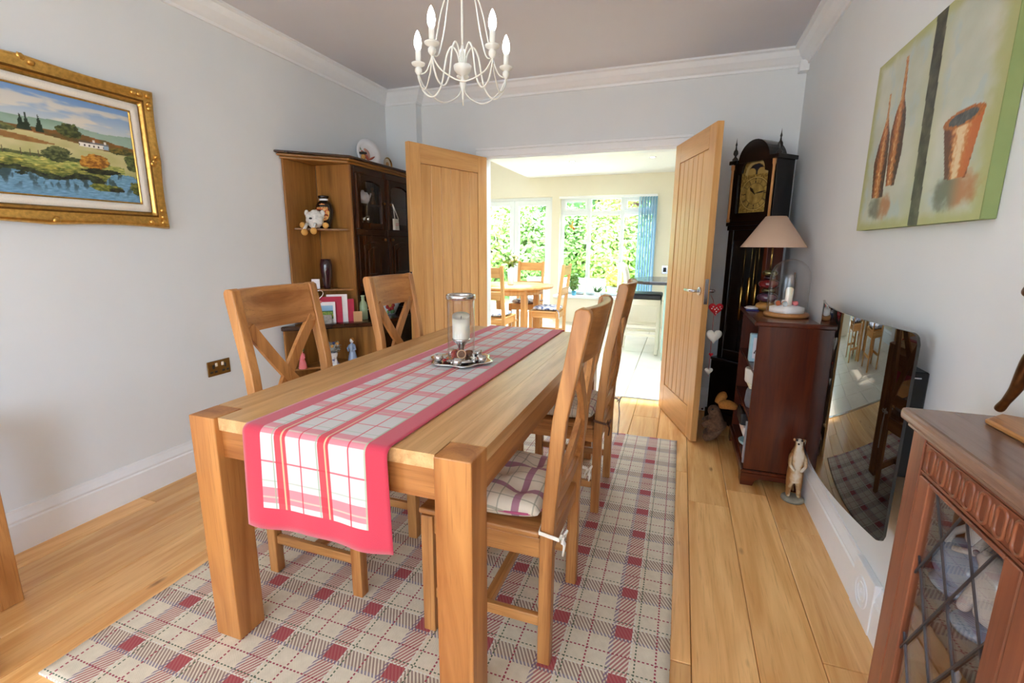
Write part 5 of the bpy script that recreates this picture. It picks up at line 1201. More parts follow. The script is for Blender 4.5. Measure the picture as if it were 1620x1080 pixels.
# ------------------------------------------------------------------ longcase clock in the corner
ck = thing('longcase_clock', 'tall dark longcase clock with a brass arched dial in the corner', 'clock', (.47, 3.715, 0), math.radians(-44))
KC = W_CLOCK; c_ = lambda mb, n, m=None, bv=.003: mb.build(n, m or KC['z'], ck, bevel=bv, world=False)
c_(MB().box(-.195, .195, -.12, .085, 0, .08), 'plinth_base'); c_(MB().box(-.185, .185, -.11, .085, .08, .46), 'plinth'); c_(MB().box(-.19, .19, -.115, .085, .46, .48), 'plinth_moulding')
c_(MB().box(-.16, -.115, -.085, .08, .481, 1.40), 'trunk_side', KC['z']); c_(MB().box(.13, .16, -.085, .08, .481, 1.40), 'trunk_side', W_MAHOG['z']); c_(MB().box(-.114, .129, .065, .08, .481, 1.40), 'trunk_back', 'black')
for z0, z1 in ((.481, .55), (1.33, 1.40)): c_(MB().box(-.114, .129, -.085, -.065, z0, z1), 'trunk_rail')
c_(MB().box(-.114, .129, -.077, -.074, .551, 1.329), 'trunk_glass', 'clock_glass', 0)
for k, x in enumerate((-.055, 0, .055)):
    zt_ = (1.0, 1.07, 1.03)[k]; MB().lathe([(.003, zt_ - .235), (.0135, zt_ - .23), (.0135, zt_), (.004, zt_ + .012)], (x, -.02, 0), 14).build('weight', 'brass', ck, world=False)
    MB().tube([(x, -.02, zt_), (x, -.02, 1.40)], .002, 5).build('chain', 'brass', ck, world=False)
MB().tube([(0, .02, .72), (0, .02, 1.40)], .003, 5).build('pendulum_rod', 'brass', ck, world=False); MB().lathe([(0, -.004), (.05, -.003), (.05, .003), (0, .004)], (0, .02, .70), 24, 'y').build('pendulum_bob', 'brass', ck, world=False)
c_(MB().box(-.168, .168, -.092, .085, 1.40, 1.43), 'hood_moulding'); c_(MB().box(-.175, .175, -.1, .085, 1.43, 1.455), 'hood_moulding')
c_(MB().box(-.165, -.150, -.09, .085, 1.456, 1.845), 'hood_side'); c_(MB().box(.150, .165, -.09, .085, 1.456, 1.845), 'hood_side'); c_(MB().box(-.149, .149, .07, .085, 1.456, 1.84), 'hood_back')
# arched front with opening
def archp(w, z0, zs, r, n=16): return [(-w, z0), (w, z0), (w, zs)] + [(r * math.cos(a), zs + .02 + r * .95 * math.sin(a)) for a in [PI * k / n for k in range(n + 1)]] + [(-w, zs)]
no = 16
outer = [(.149, 1.457)] + [(.149, 1.84)] + [(.118 * math.cos(PI * k / no), 1.84 + .125 * math.sin(PI * k / no)) for k in range(no + 1)] + [(-.149, 1.84), (-.149, 1.457)]
inner = [(.112, 1.515)] + [(.112, 1.77)] + [(.086 * math.cos(PI * k / no), 1.78 + .095 * math.sin(PI * k / no)) for k in range(no + 1)] + [(-.112, 1.77), (-.112, 1.515)]
m = MB(); N = len(outer); vs_ = [(x, -.098, z) for x, z in outer] + [(x, -.098, z) for x, z in inner] + [(x, -.078, z) for x, z in outer] + [(x, -.078, z) for x, z in inner]
m.add(vs_, [(i, (i + 1) % N, N + (i + 1) % N, N + i) for i in range(N)] + [(2 * N + i, 3 * N + i, 3 * N + (i + 1) % N, 2 * N + (i + 1) % N) for i in range(N)] + [(i, 2 * N + i, 2 * N + (i + 1) % N, (i + 1) % N) for i in range(N)] + [(N + i, N + (i + 1) % N, 3 * N + (i + 1) % N, 3 * N + i) for i in range(N)])
m.build('hood_door', KC['z'], ck, world=False, smooth=False)
c_(MB().prism([(.118 * math.cos(PI * k / no), 1.842 + .14 * math.sin(PI * k / no)) for k in range(no + 1)], 'y', -.105, .07), 'arched_top', bv=.002)
m = MB()
c_(MB().box(-.185, -.119, -.112, .085, 1.842, 1.868), 'hood_cornice'); c_(MB().box(.119, .185, -.112, .085, 1.842, 1.868), 'hood_cornice')
def dial(u, v):
    x, y = (u - .5) * .224, v * .355
    r_ = math.hypot(x, y - .125); a = math.atan2(x, y - .125)
    c = lerp((120, 92, 40), (186, 154, 80), .5 + fb(u, v, 22, 3))
    ra = math.hypot(x, y - .255)
    if y > .25:
        if ra < .062: c = (18, 24, 44)
        if .066 < ra < .085: c = (202, 180, 120)
        for s in (-1, 1):
            if math.hypot(x - s * .036, y - .262) < .03 and y < .29: c = (190, 160, 92)
    if r_ < .108: c = (206, 180, 112)
    if r_ < .104: c = lerp((150, 122, 62), (188, 158, 88), .5 + fb(u, v, 8, 5))
    if .070 < r_ < .098:
        kk = (a / (2 * PI) * 12) % 1; kk = min(kk, 1 - kk); hh_ = round((a / (2 * PI) * 12) % 12) % 12 or 12
        wd = {1: .03, 2: .06, 3: .1, 4: .13, 5: .07, 6: .11, 7: .14, 8: .16, 9: .11, 10: .07, 11: .1, 12: .12}[hh_]
        if kk < wd and (wd < .05 or (kk * 70) % 1 < .62): c = (30, 20, 14)
    if abs(r_ - .068) < .0012 or abs(r_ - .1) < .0012: c = (50, 36, 22)
    return c
painted('dial', dial, (-.112, -.06, 1.515), (.224, 0, 0), (0, 0, .355), 120, 180, 'dial_print', None).parent = ck
m = MB(); hc = Vector((0, -.0655, 1.64))
def hand(a, l, w): d = Vector((math.sin(a), 0, math.cos(a))); return MB().add([hc - d * .012, hc + d * l * .6 + Vector((d.z, 0, -d.x)) * w, hc + d * l, hc + d * l * .6 - Vector((d.z, 0, -d.x)) * w] + [p + Vector((0, .002, 0)) for p in (hc - d * .012, hc + d * l * .6 + Vector((d.z, 0, -d.x)) * w, hc + d * l, hc + d * l * .6 - Vector((d.z, 0, -d.x)) * w)], [(0, 1, 2, 3), (7, 6, 5, 4), (0, 4, 5, 1), (1, 5, 6, 2), (2, 6, 7, 3), (3, 7, 4, 0)])
hand(math.radians(-40), .06, .009).build('clock_hand', 'black', ck, world=False); hand(math.radians(82), .09, .005).build('clock_hand', 'black', ck, world=False)
m = MB(); m.add([(x, -.088, z) for x, z in inner], [tuple(range(len(inner)))]); m.build('hood_glass', 'clock_glass', ck, world=False)
for x in (-.148, .148):
    MB().lathe([(.012, 1.457), (.012, 1.475), (.0085, 1.48), (.0085, 1.80), (.012, 1.81), (.012, 1.838)], (x + (.006 if x > 0 else -.006), -.105, 0), 14).build('column', W_CHAIR['z'], ck, world=False)
    MB().lathe([(.018, 1.869), (.02, 1.88), (.009, 1.892), (.006, 1.9), (.016, 1.915), (.014, 1.932), (.006, 1.945), (.004, 1.965), (.007, 1.975), (.003, 1.99), (0, 2.02)], (x + (.015 if x > 0 else -.015), -.08, 0), 14).build('finial', 'black', ck, world=False)

# ------------------------------------------------------------------ hearts on the door handle
hg = thing('heart_garland', 'string of red and white felt hearts hanging from the door handle', 'garland', (.2, 3.25, .45))
def heart(name, mat, c, s, th, dots=0, par=hg, ang=.25):
    c = Vector(c); n = 36; out = []
    for k in range(n): t_ = 2 * PI * k / n; out.append((s * 16 * math.sin(t_) ** 3 / 16, s * (13 * math.cos(t_) - 5 * math.cos(2 * t_) - 2 * math.cos(3 * t_) - math.cos(4 * t_)) / 16))
    ex, ez, ny = Vector((math.cos(ang), math.sin(ang), 0)), Vector((0, 0, 1)), Vector((math.sin(ang), -math.cos(ang), 0))
    vs = []; fs = []
    lv = [(.0, 1), (.5, .92), (.8, .65), (.95, .35), (1, 0), (.95, -.35), (.8, -.65), (.5, -.92), (.0, -1)]
    for f_, d in lv:
        for x, z in out: vs.append(c + ex * (x * max(f_, .01)) + ez * (z * max(f_, .01)) + ny * (d * th))
    for i in range(len(lv) - 1):
        for k in range(n): fs.append((i * n + k, i * n + (k + 1) % n, (i + 1) * n + (k + 1) % n, (i + 1) * n + k))
    o = MB().add(vs, fs, True).build(name, mat, par)
    rr = random.Random(2)
    for k in range(dots): MB().ball(c + ex * ((-.45, 0, .45, -.22, .22, 0, -.6, .6, .0)[k] * s) + ez * ((.3, .15, .3, -.05, -.05, -.35, .05, .05, -.62)[k] * s) + ny * (th * (.66 if k > 5 else .9)), .0045, n=8, m=5).build('dot', 'white_felt', o)
    return o
gx, gy = .217, 3.262
MB().tube([(gx - .028, gy, .985), (gx - .01, gy, .95), (gx, gy, .9), (gx, gy, .45)], .0016, 5).build('string', 'red_felt', hg)
heart('red_heart', 'red_felt', (gx + .008, gy - .012, .90), .046, .016, 9); heart('white_heart', 'white_felt', (gx + .012, gy - .012, .725), .05, .016, 0)
heart('red_heart', 'red_felt', (gx + .004, gy - .008, .60), .014, .008); heart('white_heart', 'white_felt', (gx, gy - .008, .49), .026, .01)

# ------------------------------------------------------------------ skinned figures
def skin(name, mat, nodes, edges, parent=None, sub=2, root=0):
    off = Vector((0, 0, 0)); p = parent
    while p is not None: off += p.location; p = p.parent
    me = bpy.data.meshes.new(name); me.from_pydata([Vector(n[0]) - off for n in nodes], edges, [])
    o = bpy.data.objects.new(name, me); COL.objects.link(o); o.parent = parent
    o.modifiers.new('skin', 'SKIN'); sb = o.modifiers.new('sub', 'SUBSURF'); sb.levels = sub; sb.render_levels = sub
    sl = me.skin_vertices[0].data
    for i, n in enumerate(nodes): r_ = n[1]; sl[i].radius = r_ if isinstance(r_, tuple) else (r_, r_); sl[i].use_root = (i == root)
    me.materials.append(M(mat)); 
    dg = bpy.context.evaluated_depsgraph_get(); ev = o.evaluated_get(dg); me2 = bpy.data.meshes.new_from_object(ev); o.modifiers.clear(); o.data = me2
    for pl_ in me2.polygons: pl_.use_smooth = True
    if not me2.materials: me2.materials.append(M(mat))
    return o
# meerkat statue
mx, my = .628, 2.60
mk = thing('meerkat_statue', 'standing meerkat statue beside the shelf unit', 'statue', (mx, my, 0))
MB().lathe([(0, 0), (.048, 0), (.054, .006), (.053, .016), (.045, .021), (0, .022)], (mx, my, 0), 24).build('base', 'meerkat_base', mk)
t = NT('meerkat_coat'); X, Y, Z = t.xyz(t.coord()); f_ = t.math('ADD', t.math('MULTIPLY', Y, 24), t.math('ADD', t.math('MULTIPLY', t.noise(t.coord(), 30, 3), .9), t.math('MULTIPLY', t.math('ABSOLUTE', X), 14)))
t.set(Base_Color=t.ramp(f_, [(.12, S(222, 212, 194)), (.35, S(204, 176, 134)), (.6, S(150, 104, 56))]), Roughness=.55); t.bump(t.noise(t.coord(), 140, 3), .3, .002)
b = Vector((mx, my, 0)); V = lambda x, y, z: b + Vector((x, y, z))
nodes = [(V(0, .008, .15), (.036, .032)), (V(0, .006, .21), (.034, .03)), (V(0, .004, .265), .025), (V(0, 0, .30), .0175), (V(-.004, -.004, .325), .02), (V(-.008, -.018, .332), .0165), (V(-.012, -.036, .324), .008),
         (V(-.02, .006, .105), .021), (V(-.023, .0, .06), .013), (V(-.024, -.002, .03), .011), (V(-.026, -.02, .026), .008),
         (V(.02, .006, .105), .021), (V(.023, .0, .06), .013), (V(.024, -.002, .03), .011), (V(.026, -.02, .026), .008),
         (V(-.031, -.002, .245), .012), (V(-.036, -.02, .20), .009), (V(-.012, -.036, .175), .007), (V(.031, -.002, .245), .012), (V(.036, -.02, .20), .009), (V(.012, -.036, .172), .007),
         (V(0, .035, .10), .009), (V(.005, .05, .05), .007), (V(.01, .045, .028), .006)]
skin('body', 'meerkat_coat', nodes, [(0, 1), (1, 2), (2, 3), (3, 4), (4, 5), (5, 6), (0, 7), (7, 8), (8, 9), (9, 10), (0, 11), (11, 12), (12, 13), (13, 14), (2, 15), (15, 16), (16, 17), (2, 18), (18, 19), (19, 20), (0, 21), (21, 22), (22, 23)], mk)
for s in (-1, 1):
    MB().ball(V(-.008 + s * .012, -.028, .338), .0055, .004, .0055, 8, 6).build('eye', 'black', mk); MB().ball(V(s * .02 - .004, 0, .33), .006, .004, .008, 8, 6).build('ear', 'meerkat_tan', mk)
MB().ball(V(-.0135, -.043, .324), .0048, n=8, m=6).build('nose', 'black', mk)
# plush rabbit
rx_, ry_ = .29, 3.28
rb = thing('plush_rabbit', 'brown plush rabbit with tan ears sitting behind the oak door', 'toy', (rx_, ry_, 0))
b = Vector((rx_, ry_, 0)); V = lambda x, y, z: b + Vector((x, y, z))
nodes = [(V(.02, 0, .075), .07), (V(.0, 0, .13), .058), (V(-.005, 0, .185), .042), (V(-.015, 0, .225), .05), (V(-.055, -.012, .222), .03), (V(-.035, -.04, .04), .034), (V(-.075, -.055, .032), .026), (V(-.03, .05, .04), .034), (V(-.07, .06, .03), .026), (V(-.04, -.045, .145), .022), (V(-.085, -.045, .12), .02), (V(-.04, .045, .145), .022), (V(-.08, .05, .12), .02)]
skin('body', 'brown_fur', nodes, [(0, 1), (1, 2), (2, 3), (3, 4), (0, 5), (5, 6), (0, 7), (7, 8), (1, 9), (9, 10), (1, 11), (11, 12)], rb)
for (p0, p1, p2) in ((V(.0, .02, .262), V(.03, .03, .31), V(.055, .03, .325)), (V(.01, -.02, .26), V(.06, -.03, .275), V(.115, -.035, .262))):
    qq = catmull([p0, p1, p2], 6); m = MB().tube(qq, [.012 + .019 * math.sin(PI * (.1 + .85 * i / (len(qq) - 1))) for i in range(len(qq))], 10); m.build('ear', 'tan_fur', rb)
MB().ball(V(-.03, -.048, .238), .0065, n=8, m=6).build('eye', 'black', rb); MB().ball(V(-.09, -.012, .222), .007, n=8, m=6).build('nose', 'purple_glaze', rb)

# ================================================================== CHINA CABINET (near right)
cc = thing('china_cabinet', 'red oak display cabinet with leaded glass doors and a carved frieze', 'cabinet', (.58, .78, 0))
cx0, cx1, cy0, cy1, czt = .47, .69, .42, 1.13, .935
RO = W_RED; k_ = lambda mb, n, ax='z', bv=.002, par=cc: mb.build(n, RO[ax], par, bevel=bv)
MB().box(cx0 - .02, .698, cy0 - .025, cy1 + .024, czt, czt + .026).build('top', W_REDTOP['y'], cc, bevel=.009, seg=3)
MB().box(cx0 - .008, .695, cy0 - .01, cy1 + .01, czt - .012, czt - .0005).build('top_moulding', W_REDTOP['y'], cc, bevel=.003)
k_(MB().box(cx0 + .022, cx1, cy1 - .018, cy1, .06, czt - .013), 'end_panel'); k_(MB().box(cx0 + .022, cx1, cy0, cy0 + .018, .06, czt - .013), 'end_panel'); k_(MB().box(cx0, .69, cy0, cy1, 0, .06), 'plinth', 'y', .004)
MB().box(.676, .688, cy0 + .02, cy1 - .02, .062, czt - .014).build('mirror_back', 'mirror_back', cc)
k_(MB().box(cx0, cx0 + .0215, cy1 - .05, cy1, .061, czt - .013), 'corner_post'); k_(MB().box(cx0, cx0 + .0215, cy0, cy0 + .05, .061, czt - .013), 'corner_post')
k_(MB().box(cx0 + .003, cx0 + .0215, cy0 + .051, cy1 - .051, .848, czt - .013), 'frieze_rail', 'y')
nl = 14; y_a, y_b = cy0 + .058, cy1 - .058
for i in range(nl):
    yc = y_a + (y_b - y_a) * (i + .5) / nl
    lp = [(cx0 + .003, yc + .0115 * math.cos(a), .884 + (.013 if math.sin(a) > 0 else -.013) + .0115 * math.sin(a)) for a in [2 * PI * k / 20 for k in range(20)]]
    MB().tube(lp, .0034, 6, closed=True).build('carved_loop', RO['z'], cc)
    if i < nl - 1:
        yl = yc + (y_b - y_a) / nl / 2
        m = MB(); m.ball((cx0 + .003, yl, .884), .003, .0048, .02, 8, 6); m.build('carved_drop', RO['z'], cc)
for z in (.856, .912): k_(MB().box(cx0 + .0005, cx0 + .003, y_a - .004, y_b + .004, z - .0015, z + .0015), 'carved_border', 'y', 0)
for d0, d1 in ((.776, cy1 - .051), (cy0 + .051, .774)):
    D = thing('leaded_door', None, None); D.parent = cc; D.location = Vector((cx0, d0, .07)) - cc.location
    w = .038; z0, z1 = .066, .846
    f = MB(); 
    for bx_ in ((cx0 + .001, cx0 + .019, d0, d0 + w, z0, z1), (cx0 + .001, cx0 + .019, d1 - w, d1, z0, z1), (cx0 + .001, cx0 + .019, d0 + w + .0005, d1 - w - .0005, z0, z0 + w), (cx0 + .001, cx0 + .019, d0 + w + .0005, d1 - w - .0005, z1 - .008, z1)):
        k_(MB().box(*bx_), 'door_frame', 'z', .002, D)
    ga, gb, gz0, gz1 = d0 + w, d1 - w, z0 + w, z1 - .008
    MB().box(cx0 + .0085, cx0 + .0105, ga, gb, gz0, gz1).build('glass', 'cabinet_glass', D)
    for s in (-1, 1):
        for i in range(-14, 16):
            # line through (1.03,.675) shifted; slope dz/dy = s*1.73
            yb0 = 1.03 + i * .1; pts_ = []
            sl_ = s * 1.73
            tt = sorted([ga, gb]); za = .675 + sl_ * (ga - yb0); zb = .675 + sl_ * (gb - yb0)
            p0, p1 = [ga, za], [gb, zb]
            def clipz(p, q_):
                if p[1] < gz0: f2 = (gz0 - p[1]) / (q_[1] - p[1]); return [p[0] + (q_[0] - p[0]) * f2, gz0]
                if p[1] > gz1: f2 = (gz1 - p[1]) / (q_[1] - p[1]); return [p[0] + (q_[0] - p[0]) * f2, gz1]
                return p
            if max(za, zb) <= gz0 or min(za, zb) >= gz1: continue
            a_, b2 = clipz(p0, p1), clipz(p1, p0)
            if abs(a_[0] - b2[0]) < .01: continue
            MB().bar((cx0 + .007 + s * .0006, a_[0], a_[1]), (cx0 + .007 + s * .0006, b2[0], b2[1]), .0034, .003, (1, 0, 0)).build('lead_came', 'lead', D)
MB().box(cx0 + .024, .675, cy0 + .019, cy1 - .019, .628, .634).build('glass_shelf', 'cabinet_glass', cc)
# china inside
LZ = .635
lady = thing('porcelain_lady', 'seated porcelain lady with a wide pale blue skirt in the cabinet', 'figurine', (.56, 1.045, LZ))
MB().ball((.56, 1.045, LZ + .052), .055, .062, .052, 24, 14, jit=.12, seed=2).build('skirt', 'porcelain_blue', lady)
MB().lathe([(.0, 0), (.05, 0), (.055, .008), (.045, .02), (0, .02)], (.56, 1.045, LZ), 24).build('base', 'porcelain_blue', lady)
MB().ball((.565, 1.045, LZ + .112), .02, .024, .026, 14, 10).build('bodice', 'porcelain', lady); MB().ball((.565, 1.045, LZ + .15), .016, n=14, m=10).build('head', 'porcelain', lady)
for s in (-1, 1): MB().tube([(.565, 1.045 + s * .024, LZ + .125), (.54, 1.045 + s * .034, LZ + .1), (.525, 1.045 + s * .01, LZ + .09)], [.008, .007, .006], 8).build('arm', 'porcelain', lady)
bear = thing('porcelain_bear', 'white porcelain polar bear sitting on an oval base in the cabinet', 'figurine', (.533, .93, LZ))
MB().lathe([(0, 0), (.042, 0), (.044, .008), (.038, .014), (0, .015)], (.533, .93, LZ), 24).build('base', 'porcelain_blue', bear)
b = Vector((.533, .93, LZ + .013)); V = lambda x, y, z: b + Vector((x, y, z))
nodes = [(V(.01, -.01, .035), .034), (V(.005, -.005, .075), .028), (V(0, .005, .105), .02), (V(-.004, .018, .115), .017), (V(-.006, .036, .108), .009), (V(-.022, .008, .05), .012), (V(-.026, .016, .01), .011), (V(.018, .014, .05), .012), (V(.02, .02, .01), .011), (V(-.012, -.03, .015), .016), (V(.026, -.03, .015), .016)]
skin('body', 'porcelain', nodes, [(0, 1), (1, 2), (2, 3), (3, 4), (1, 5), (5, 6), (1, 7), (7, 8), (0, 9), (0, 10)], bear)
for s in (-1, 1): MB().ball(V(s * .014, .008, .13), .005, n=8, m=6).build('ear', 'porcelain', bear)
MB().ball(V(-.006, .046, .108), .005, n=8, m=6).build('nose', 'porcelain_grey', bear)
tag(MB().box(.60, .615, .985, 1.05, LZ, LZ + .075).build('blue_box', 'royal_blue', bevel=.002), 'bright blue box standing behind the porcelain polar bear', 'box')
bl = thing('porcelain_bell', 'small white porcelain bell on the lower glass shelf of the cabinet', 'figurine', (.60, .97, .061))
bl.location = (.545, .985, .407); MB().lathe([(0, .07), (.008, .068), (.008, .05), (.02, .04), (.03, .01), (.036, 0), (.0, 0)], (.545, .985, .407), 20).build('bell', 'porcelain', bl)
MB().lathe([(0, .1), (.006, .09), (.004, .07)], (.545, .985, .407), 12).build('handle', 'porcelain_blue', bl)
MB().box(cx0 + .024, .675, cy0 + .019, cy1 - .019, .40, .406).build('glass_shelf', 'cabinet_glass', cc)
# bronze horse on the cabinet
hs = thing('bronze_horse', 'bronze horse statuette on a wooden slab on the cabinet top', 'statuette', (.60, 1.0, czt + .027))
hz = czt + .0265
MB().prism([(.555, 1.085), (.60, 1.13), (.66, 1.10), (.655, .86), (.565, .86)], 'z', hz, hz + .01).build('slab', W_CHAIR['y'], hs, bevel=.003)
b = Vector((.612, 1.02, hz + .01)); V = lambda x, y, z: b + Vector((x, y, z))
nodes = [(V(0, -.03, .165), .036), (V(0, .03, .165), .033), (V(0, -.08, .16), .036), (V(0, .06, .20), .025), (V(0, .085, .245), .017), (V(0, .11, .25), .015), (V(0, .14, .225), .009),
         (V(-.02, .05, .11), .015), (V(-.024, .062, .06), .010), (V(-.024, .082, .03), .0075), (V(-.024, .098, .008), .010),
         (V(.02, .045, .11), .015), (V(.022, .03, .06), .009), (V(.022, .03, .025), .0075), (V(.022, .036, .008), .010),
         (V(-.02, -.09, .11), .018), (V(-.022, -.105, .065), .010), (V(-.022, -.095, .025), .0075), (V(-.022, -.088, .008), .010),
         (V(.02, -.09, .11), .018), (V(.022, -.11, .065), .010), (V(.022, -.105, .025), .0075), (V(.022, -.098, .008), .010), (V(0, -.12, .15), .011), (V(0, -.135, .09), .008)]
skin('body', 'bronze', nodes, [(0, 1), (0, 2), (1, 3), (3, 4), (4, 5), (5, 6), (1, 7), (7, 8), (8, 9), (9, 10), (1, 11), (11, 12), (12, 13), (13, 14), (2, 15), (15, 16), (16, 17), (17, 18), (2, 19), (19, 20), (20, 21), (21, 22), (2, 23), (23, 24)], hs)

# ================================================================== KITCHEN FURNITURE
kx, ky = -2.2, 6.17
kt = thing('round_table', 'round pine kitchen table by the garden doors', 'table', (kx, ky, 0))
MB().lathe([(0, .73), (.575, .73), (.58, .735), (.58, .757), (.575, .762), (0, .762)], (kx, ky, 0), 48).build('top', W_PINE['x'], kt)
MB().lathe([(.42, .65), (.44, .65), (.44, .729), (.42, .729), (.42, .65)], (kx, ky, 0), 40, caps=False).build('apron', W_PINE['z'], kt)
for k in range(4):
    a = PI / 4 + PI / 2 * k; px, py = kx + .4 * math.cos(a), ky + .4 * math.sin(a); MB().box(px - .04, px + .04, py - .04, py + .04, 0, .729).build('leg', W_PINE['z'], kt, bevel=.004)
def kchair(label, x, y, rz):
    c = thing('kitchen_chair', label, 'chair', (x, y, 0), rz, 'pine chairs round the kitchen table'); b = lambda mb, n, ax, bv=.003: mb.build(n, W_PINE[ax], c, bevel=bv, world=False)
    for s in (-1, 1):
        x0, x1 = sorted((s * .21, s * .17)); b(MB().box(x0, x1, -.2, -.16, 0, .43), 'leg', 'z')
        b(MB().prism([(.16, 0), (.2, 0), (.205, .45), (.27, 1.06), (.235, 1.06), (.165, .45)], 'x', x0, x1), 'back_leg', 'z'); b(MB().box(s * .19 - .01, s * .19 + .01, -.159, .16, .36, .43), 'side_rail', 'y'); b(MB().box(s * .19 - .01, s * .19 + .01, -.159, .16, .14, .17), 'stretcher', 'y')
    b(MB().box(-.169, .169, -.19, -.17, .36, .43), 'front_rail', 'x'); b(MB().box(-.169, .169, .17, .19, .36, .43), 'rear_rail', 'x'); b(MB().box(-.208, .208, -.21, .163, .431, .45), 'seat', 'y')
    for z0, z1 in ((.92, 1.04), (.66, .76)):
        y0 = .185 + (z0 - .45) * .107; b(MB().prism([(y0, z0), (y0 + .02, z0), (y0 + .02 + (z1 - z0) * .107, z1), (y0 + (z1 - z0) * .107, z1)], 'x', -.169, .169), 'back_slat', 'x')
    return c
for lab, x, y, a, cl_ in (('pine chair seen from behind at the kitchen table', -2.13, 5.36, PI, 'blue patterned cushion on the chair seen from behind'), ('pine chair in side view by the kitchen window', -1.66, 6.13, -PI / 2, 'blue patterned cushion on the side-on kitchen chair'), ('pine chair facing the viewer by the garden doors', -2.18, 6.78, 0.0, 'blue patterned cushion on the kitchen chair facing the viewer')):
    kchair(lab, x, y, a); cu_ = cushion('kitchen_cushion', cl_, 'cushion_blue', (x, y, .451), a, .38, .36, .05, .01, 'blue kitchen cushions')
    MB().tube([(.19, .13, .03), (.215, .19, .02), (.222, .21, -.03), (.225, .212, -.09)], .006, 6).build('tie', 'cushion_blue', cu_, world=False)
fv = thing('flower_vase', 'white vase of white and green flowers on the kitchen table', 'vase', (kx - .01, ky, .763))
MB().lathe([(0, 0), (.035, 0), (.04, .01), (.048, .22), (.044, .225), (.036, .01), (0, .01)], (kx - .01, ky, .763), 20).build('vase_body', 'porcelain', fv)
leaf_cloud('leaves', 'leaf_green', fv, (kx - .01, ky, 1.10), .11, .11, .10, 160, .035, 41)
rr = random.Random(8)
for k in range(16): MB().ball((kx - .01 + rr.uniform(-.12, .12), ky + rr.uniform(-.1, .1), 1.10 + rr.uniform(-.03, .1)), .022, n=8, m=6, jit=.3, seed=k).build('blossom', 'flower_white', fv)
# island and stool
isl = thing('kitchen_island', 'mint green island with a dark worktop beside the oak door', 'kitchen island', (.3, 5.95, 0))
MB().prism([(-.15, 5.55), (1.2, 5.55), (1.2, 6.45), (-.15, 6.45)], 'z', .0, .10).build('plinth', 'mint_paint', isl, bevel=.002); MB().box(-.16, 1.2, 5.53, 6.47, .101, .868).build('body', 'mint_paint', isl, bevel=.003)
for x0 in (-.14, .3, .74): MB().box(x0, x0 + .42, 5.512, 5.529, .12, .85).build('cupboard_door', 'mint_paint', isl, bevel=.004)
MB().prism([(-.32, 5.5), (1.2, 5.5), (1.2, 6.5), (-.32, 6.5)] + [(-.32 - .24 * math.sin(PI * k / 10), 6.0 + .5 * math.cos(PI * k / 10)) for k in range(1, 10)], 'z', .869, .905).build('worktop', 'worktop', isl, bevel=.004)
bs = thing('bar_stool', 'cream bar stool with a black padded seat and scrolled back', 'stool', (-.41, 6.02, 0))
for x, y in ((-.22, 5.84), (-.22, 6.2), (-.6, 5.84), (-.6, 6.2)):
    fx = -.06 if x < -.4 else 0
    MB().bar((x + fx, y, 0), (x, y, .66), .038, .038, (0, 1, 0)).build('leg', 'cream_paint', bs, bevel=.003)
for z in (.22, .32): MB().box(-.6, -.22, 5.832, 5.848, z, z + .028).build('rail', 'cream_paint', bs); MB().box(-.6, -.22, 6.192, 6.208, z, z + .028).build('rail', 'cream_paint', bs)
MB().box(-.625, -.2, 5.82, 6.22, .60, .67).build('seat_frame', 'cream_paint', bs, bevel=.004); MB().box(-.63, -.195, 5.815, 6.225, .671, .735).build('seat_pad', 'black_leather', bs, bevel=.02, seg=3)
for y in (5.845, 6.195): MB().prism([(-.62, .74), (-.585, .74), (-.615, .95), (-.645, 1.05), (-.70, 1.10), (-.715, 1.085), (-.675, 1.03), (-.65, .95)], 'y', y - .018, y + .018).build('back_post', 'cream_paint', bs, bevel=.003)
MB().prism([(-.625, .82), (-.605, .82), (-.63, .96), (-.655, 1.05), (-.71, 1.098), (-.715, 1.085), (-.672, 1.035), (-.65, .95)], 'y', 5.8635, 6.1765).build('back_panel', 'cream_paint', bs, bevel=.003)
# ceiling spots
for x, y, lab in ((-1.53, 6.78, 'recessed ceiling spotlight above the kitchen table'), (-.46, 6.76, 'recessed ceiling spotlight above the island')):
    s_ = thing('ceiling_spotlight', lab, 'spotlight', (x, y, KZ), 0, 'recessed kitchen spotlights')
    MB().lathe([(.03, 0), (.045, 0), (.045, -.005), (.032, -.006), (.03, 0)], (x, y, KZ), 24, caps=False).build('ring', 'steel', s_); MB().lathe([(0, -.001), (.03, -.001), (.03, -.003), (0, -.003)], (x, y, KZ), 20).build('lamp', 'spot_light', s_)
# vertical blind
bd = thing('vertical_blind', 'blue vertical blind gathered at the end of the kitchen window', 'blind', (-.55, KY - .06, VZ0))
MB().box(VX0, VX1, KY - .07, KY - .035, VZ1 - .045, VZ1 - .01).build('head_rail', 'white_plastic', bd)
for k in range(7):
    x = -.70 + k * .042; a = 1.15; d = Vector((math.cos(a), -math.sin(a), 0)) * .045
    m = MB(); c = Vector((x, KY - .05, 0)); nrm = Vector((d.y, -d.x, 0)).normalized() * .0015
    vs_ = []
    for z in (VZ0 + .03, VZ1 - .045):
        for p in (c - d - nrm, c + d - nrm, c + d + nrm, c - d + nrm): vs_.append((p.x, p.y, z))
    m.add(vs_, [(0, 3, 2, 1), (4, 5, 6, 7), (0, 1, 5, 4), (1, 2, 6, 5), (2, 3, 7, 6), (3, 0, 4, 7)]); m.build('slat', 'blind_blue', bd)
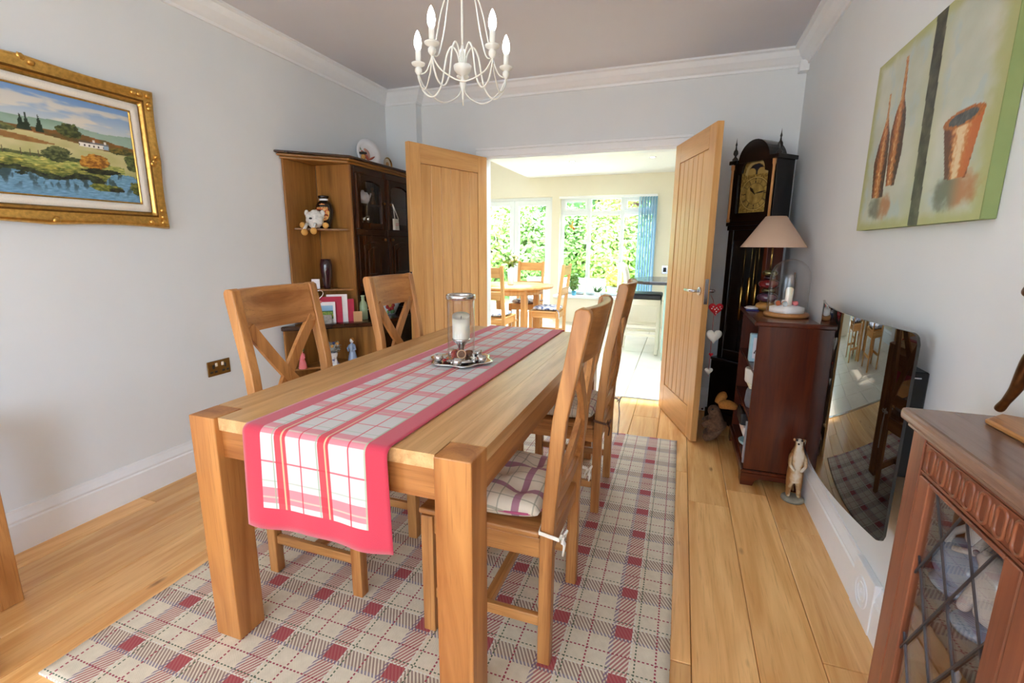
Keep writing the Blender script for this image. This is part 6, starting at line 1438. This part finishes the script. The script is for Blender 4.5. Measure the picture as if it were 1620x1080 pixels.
# sill things
sy = KY - .1; sz = VZ0 + .001
lathe_thing('stone_dish', 'flat dish of grey pebbles on the window sill', 'dish', 'stone_dish', [(0, 0), (.06, 0), (.085, .02), (.08, .026), (.04, .03), (0, .034)], (-1.92, sy, sz))
def potplant(name, label, x, pot, ph, pr, mat, lr, lh, n, ls, seed):
    t_ = thing(name, label, 'pot plant', (x, sy, sz), 0, 'plants on the kitchen window sill')
    MB().lathe([(0, 0), (pr * .75, 0), (pr, ph), (pr * .9, ph), (pr * .7, .01), (0, .01)], (x, sy, sz), 18).build('pot', pot, t_); leaf_cloud('foliage', mat, t_, (x, sy, sz + ph + lh * .8), lr, lr, lh, n, ls, seed)
potplant('leafy_plant', 'bushy plant in a bright blue pot on the window sill', -1.72, 'pot_blue', .075, .045, 'leaf_green', .10, .17, 260, .035, 51)
potplant('small_plant', 'little green plant in a white pot at the end of the sill', -.93, 'porcelain', .06, .045, 'leaf_lime', .06, .04, 90, .025, 53)
al = thing('aloe_plant', 'spiky green aloe in a white pot in the middle of the sill', 'pot plant', (-1.32, sy, sz), 0, 'plants on the kitchen window sill')
MB().lathe([(0, 0), (.05, 0), (.062, .07), (.055, .07), (.04, .01), (0, .01)], (-1.32, sy, sz), 18).build('pot', 'porcelain', al)
rr = random.Random(61)
for k in range(22):
    a = rr.uniform(0, 2 * PI); l = rr.uniform(.1, .2); e = rr.uniform(.3, 1.1); p0 = Vector((-1.32, sy, sz + .06)); d = Vector((math.cos(a) * math.cos(e), math.sin(a) * math.cos(e) * .6, math.sin(e)))
    MB().tube([p0, p0 + d * l * .6, p0 + d * l + Vector((0, 0, .02))], [.011, .008, .001], 5).build('leaf', 'leaf_dark', al)
lathe_thing('small_bottle', 'small cream bottle between the plants on the sill', 'bottle', 'wax', [(0, 0), (.018, 0), (.02, .01), (.018, .06), (.008, .075), (.008, .1), (0, .1)], (-1.53, sy, sz), 14)
bi = thing('bird_suncatcher', 'yellow bird ornament hanging in the first light of the window', 'ornament', (-1.83, KY + .03, 1.62))
b = Vector((-1.83, KY + .03, 1.62)); MB().ball(b, .045, .02, .028, 14, 8, Matrix.Rotation(.6, 3, 'Y')).build('body', 'yellow_bird', bi); MB().ball(b + Vector((.045, 0, -.035)), .022, n=10, m=8).build('head', 'dried_orange', bi)
MB().ball(b + Vector((-.03, 0, .045)), .012, .006, .055, 10, 8, Matrix.Rotation(-.5, 3, 'Y')).build('wing', 'leaf_dark', bi); MB().ball(b + Vector((.015, 0, .05)), .012, .006, .05, 10, 8, Matrix.Rotation(.3, 3, 'Y')).build('wing', 'yellow_bird', bi)
MB().tube([b, Vector((b.x, b.y + .04, TZ - .03))], .0015, 5).build('thread', 'white_plastic', bi)
ks = thing('kitchen_socket', 'small dark socket on the cream wall right of the blind', 'socket', (-.25, KY - .004, 1.0))
MB().box(-.30, -.21, KY - .008, KY - .0005, .86, .99).build('plate', 'steel', ks, bevel=.002); MB().box(-.28, -.23, KY - .012, KY - .008, .89, .96).build('rocker', 'socket_black', ks, bevel=.001)
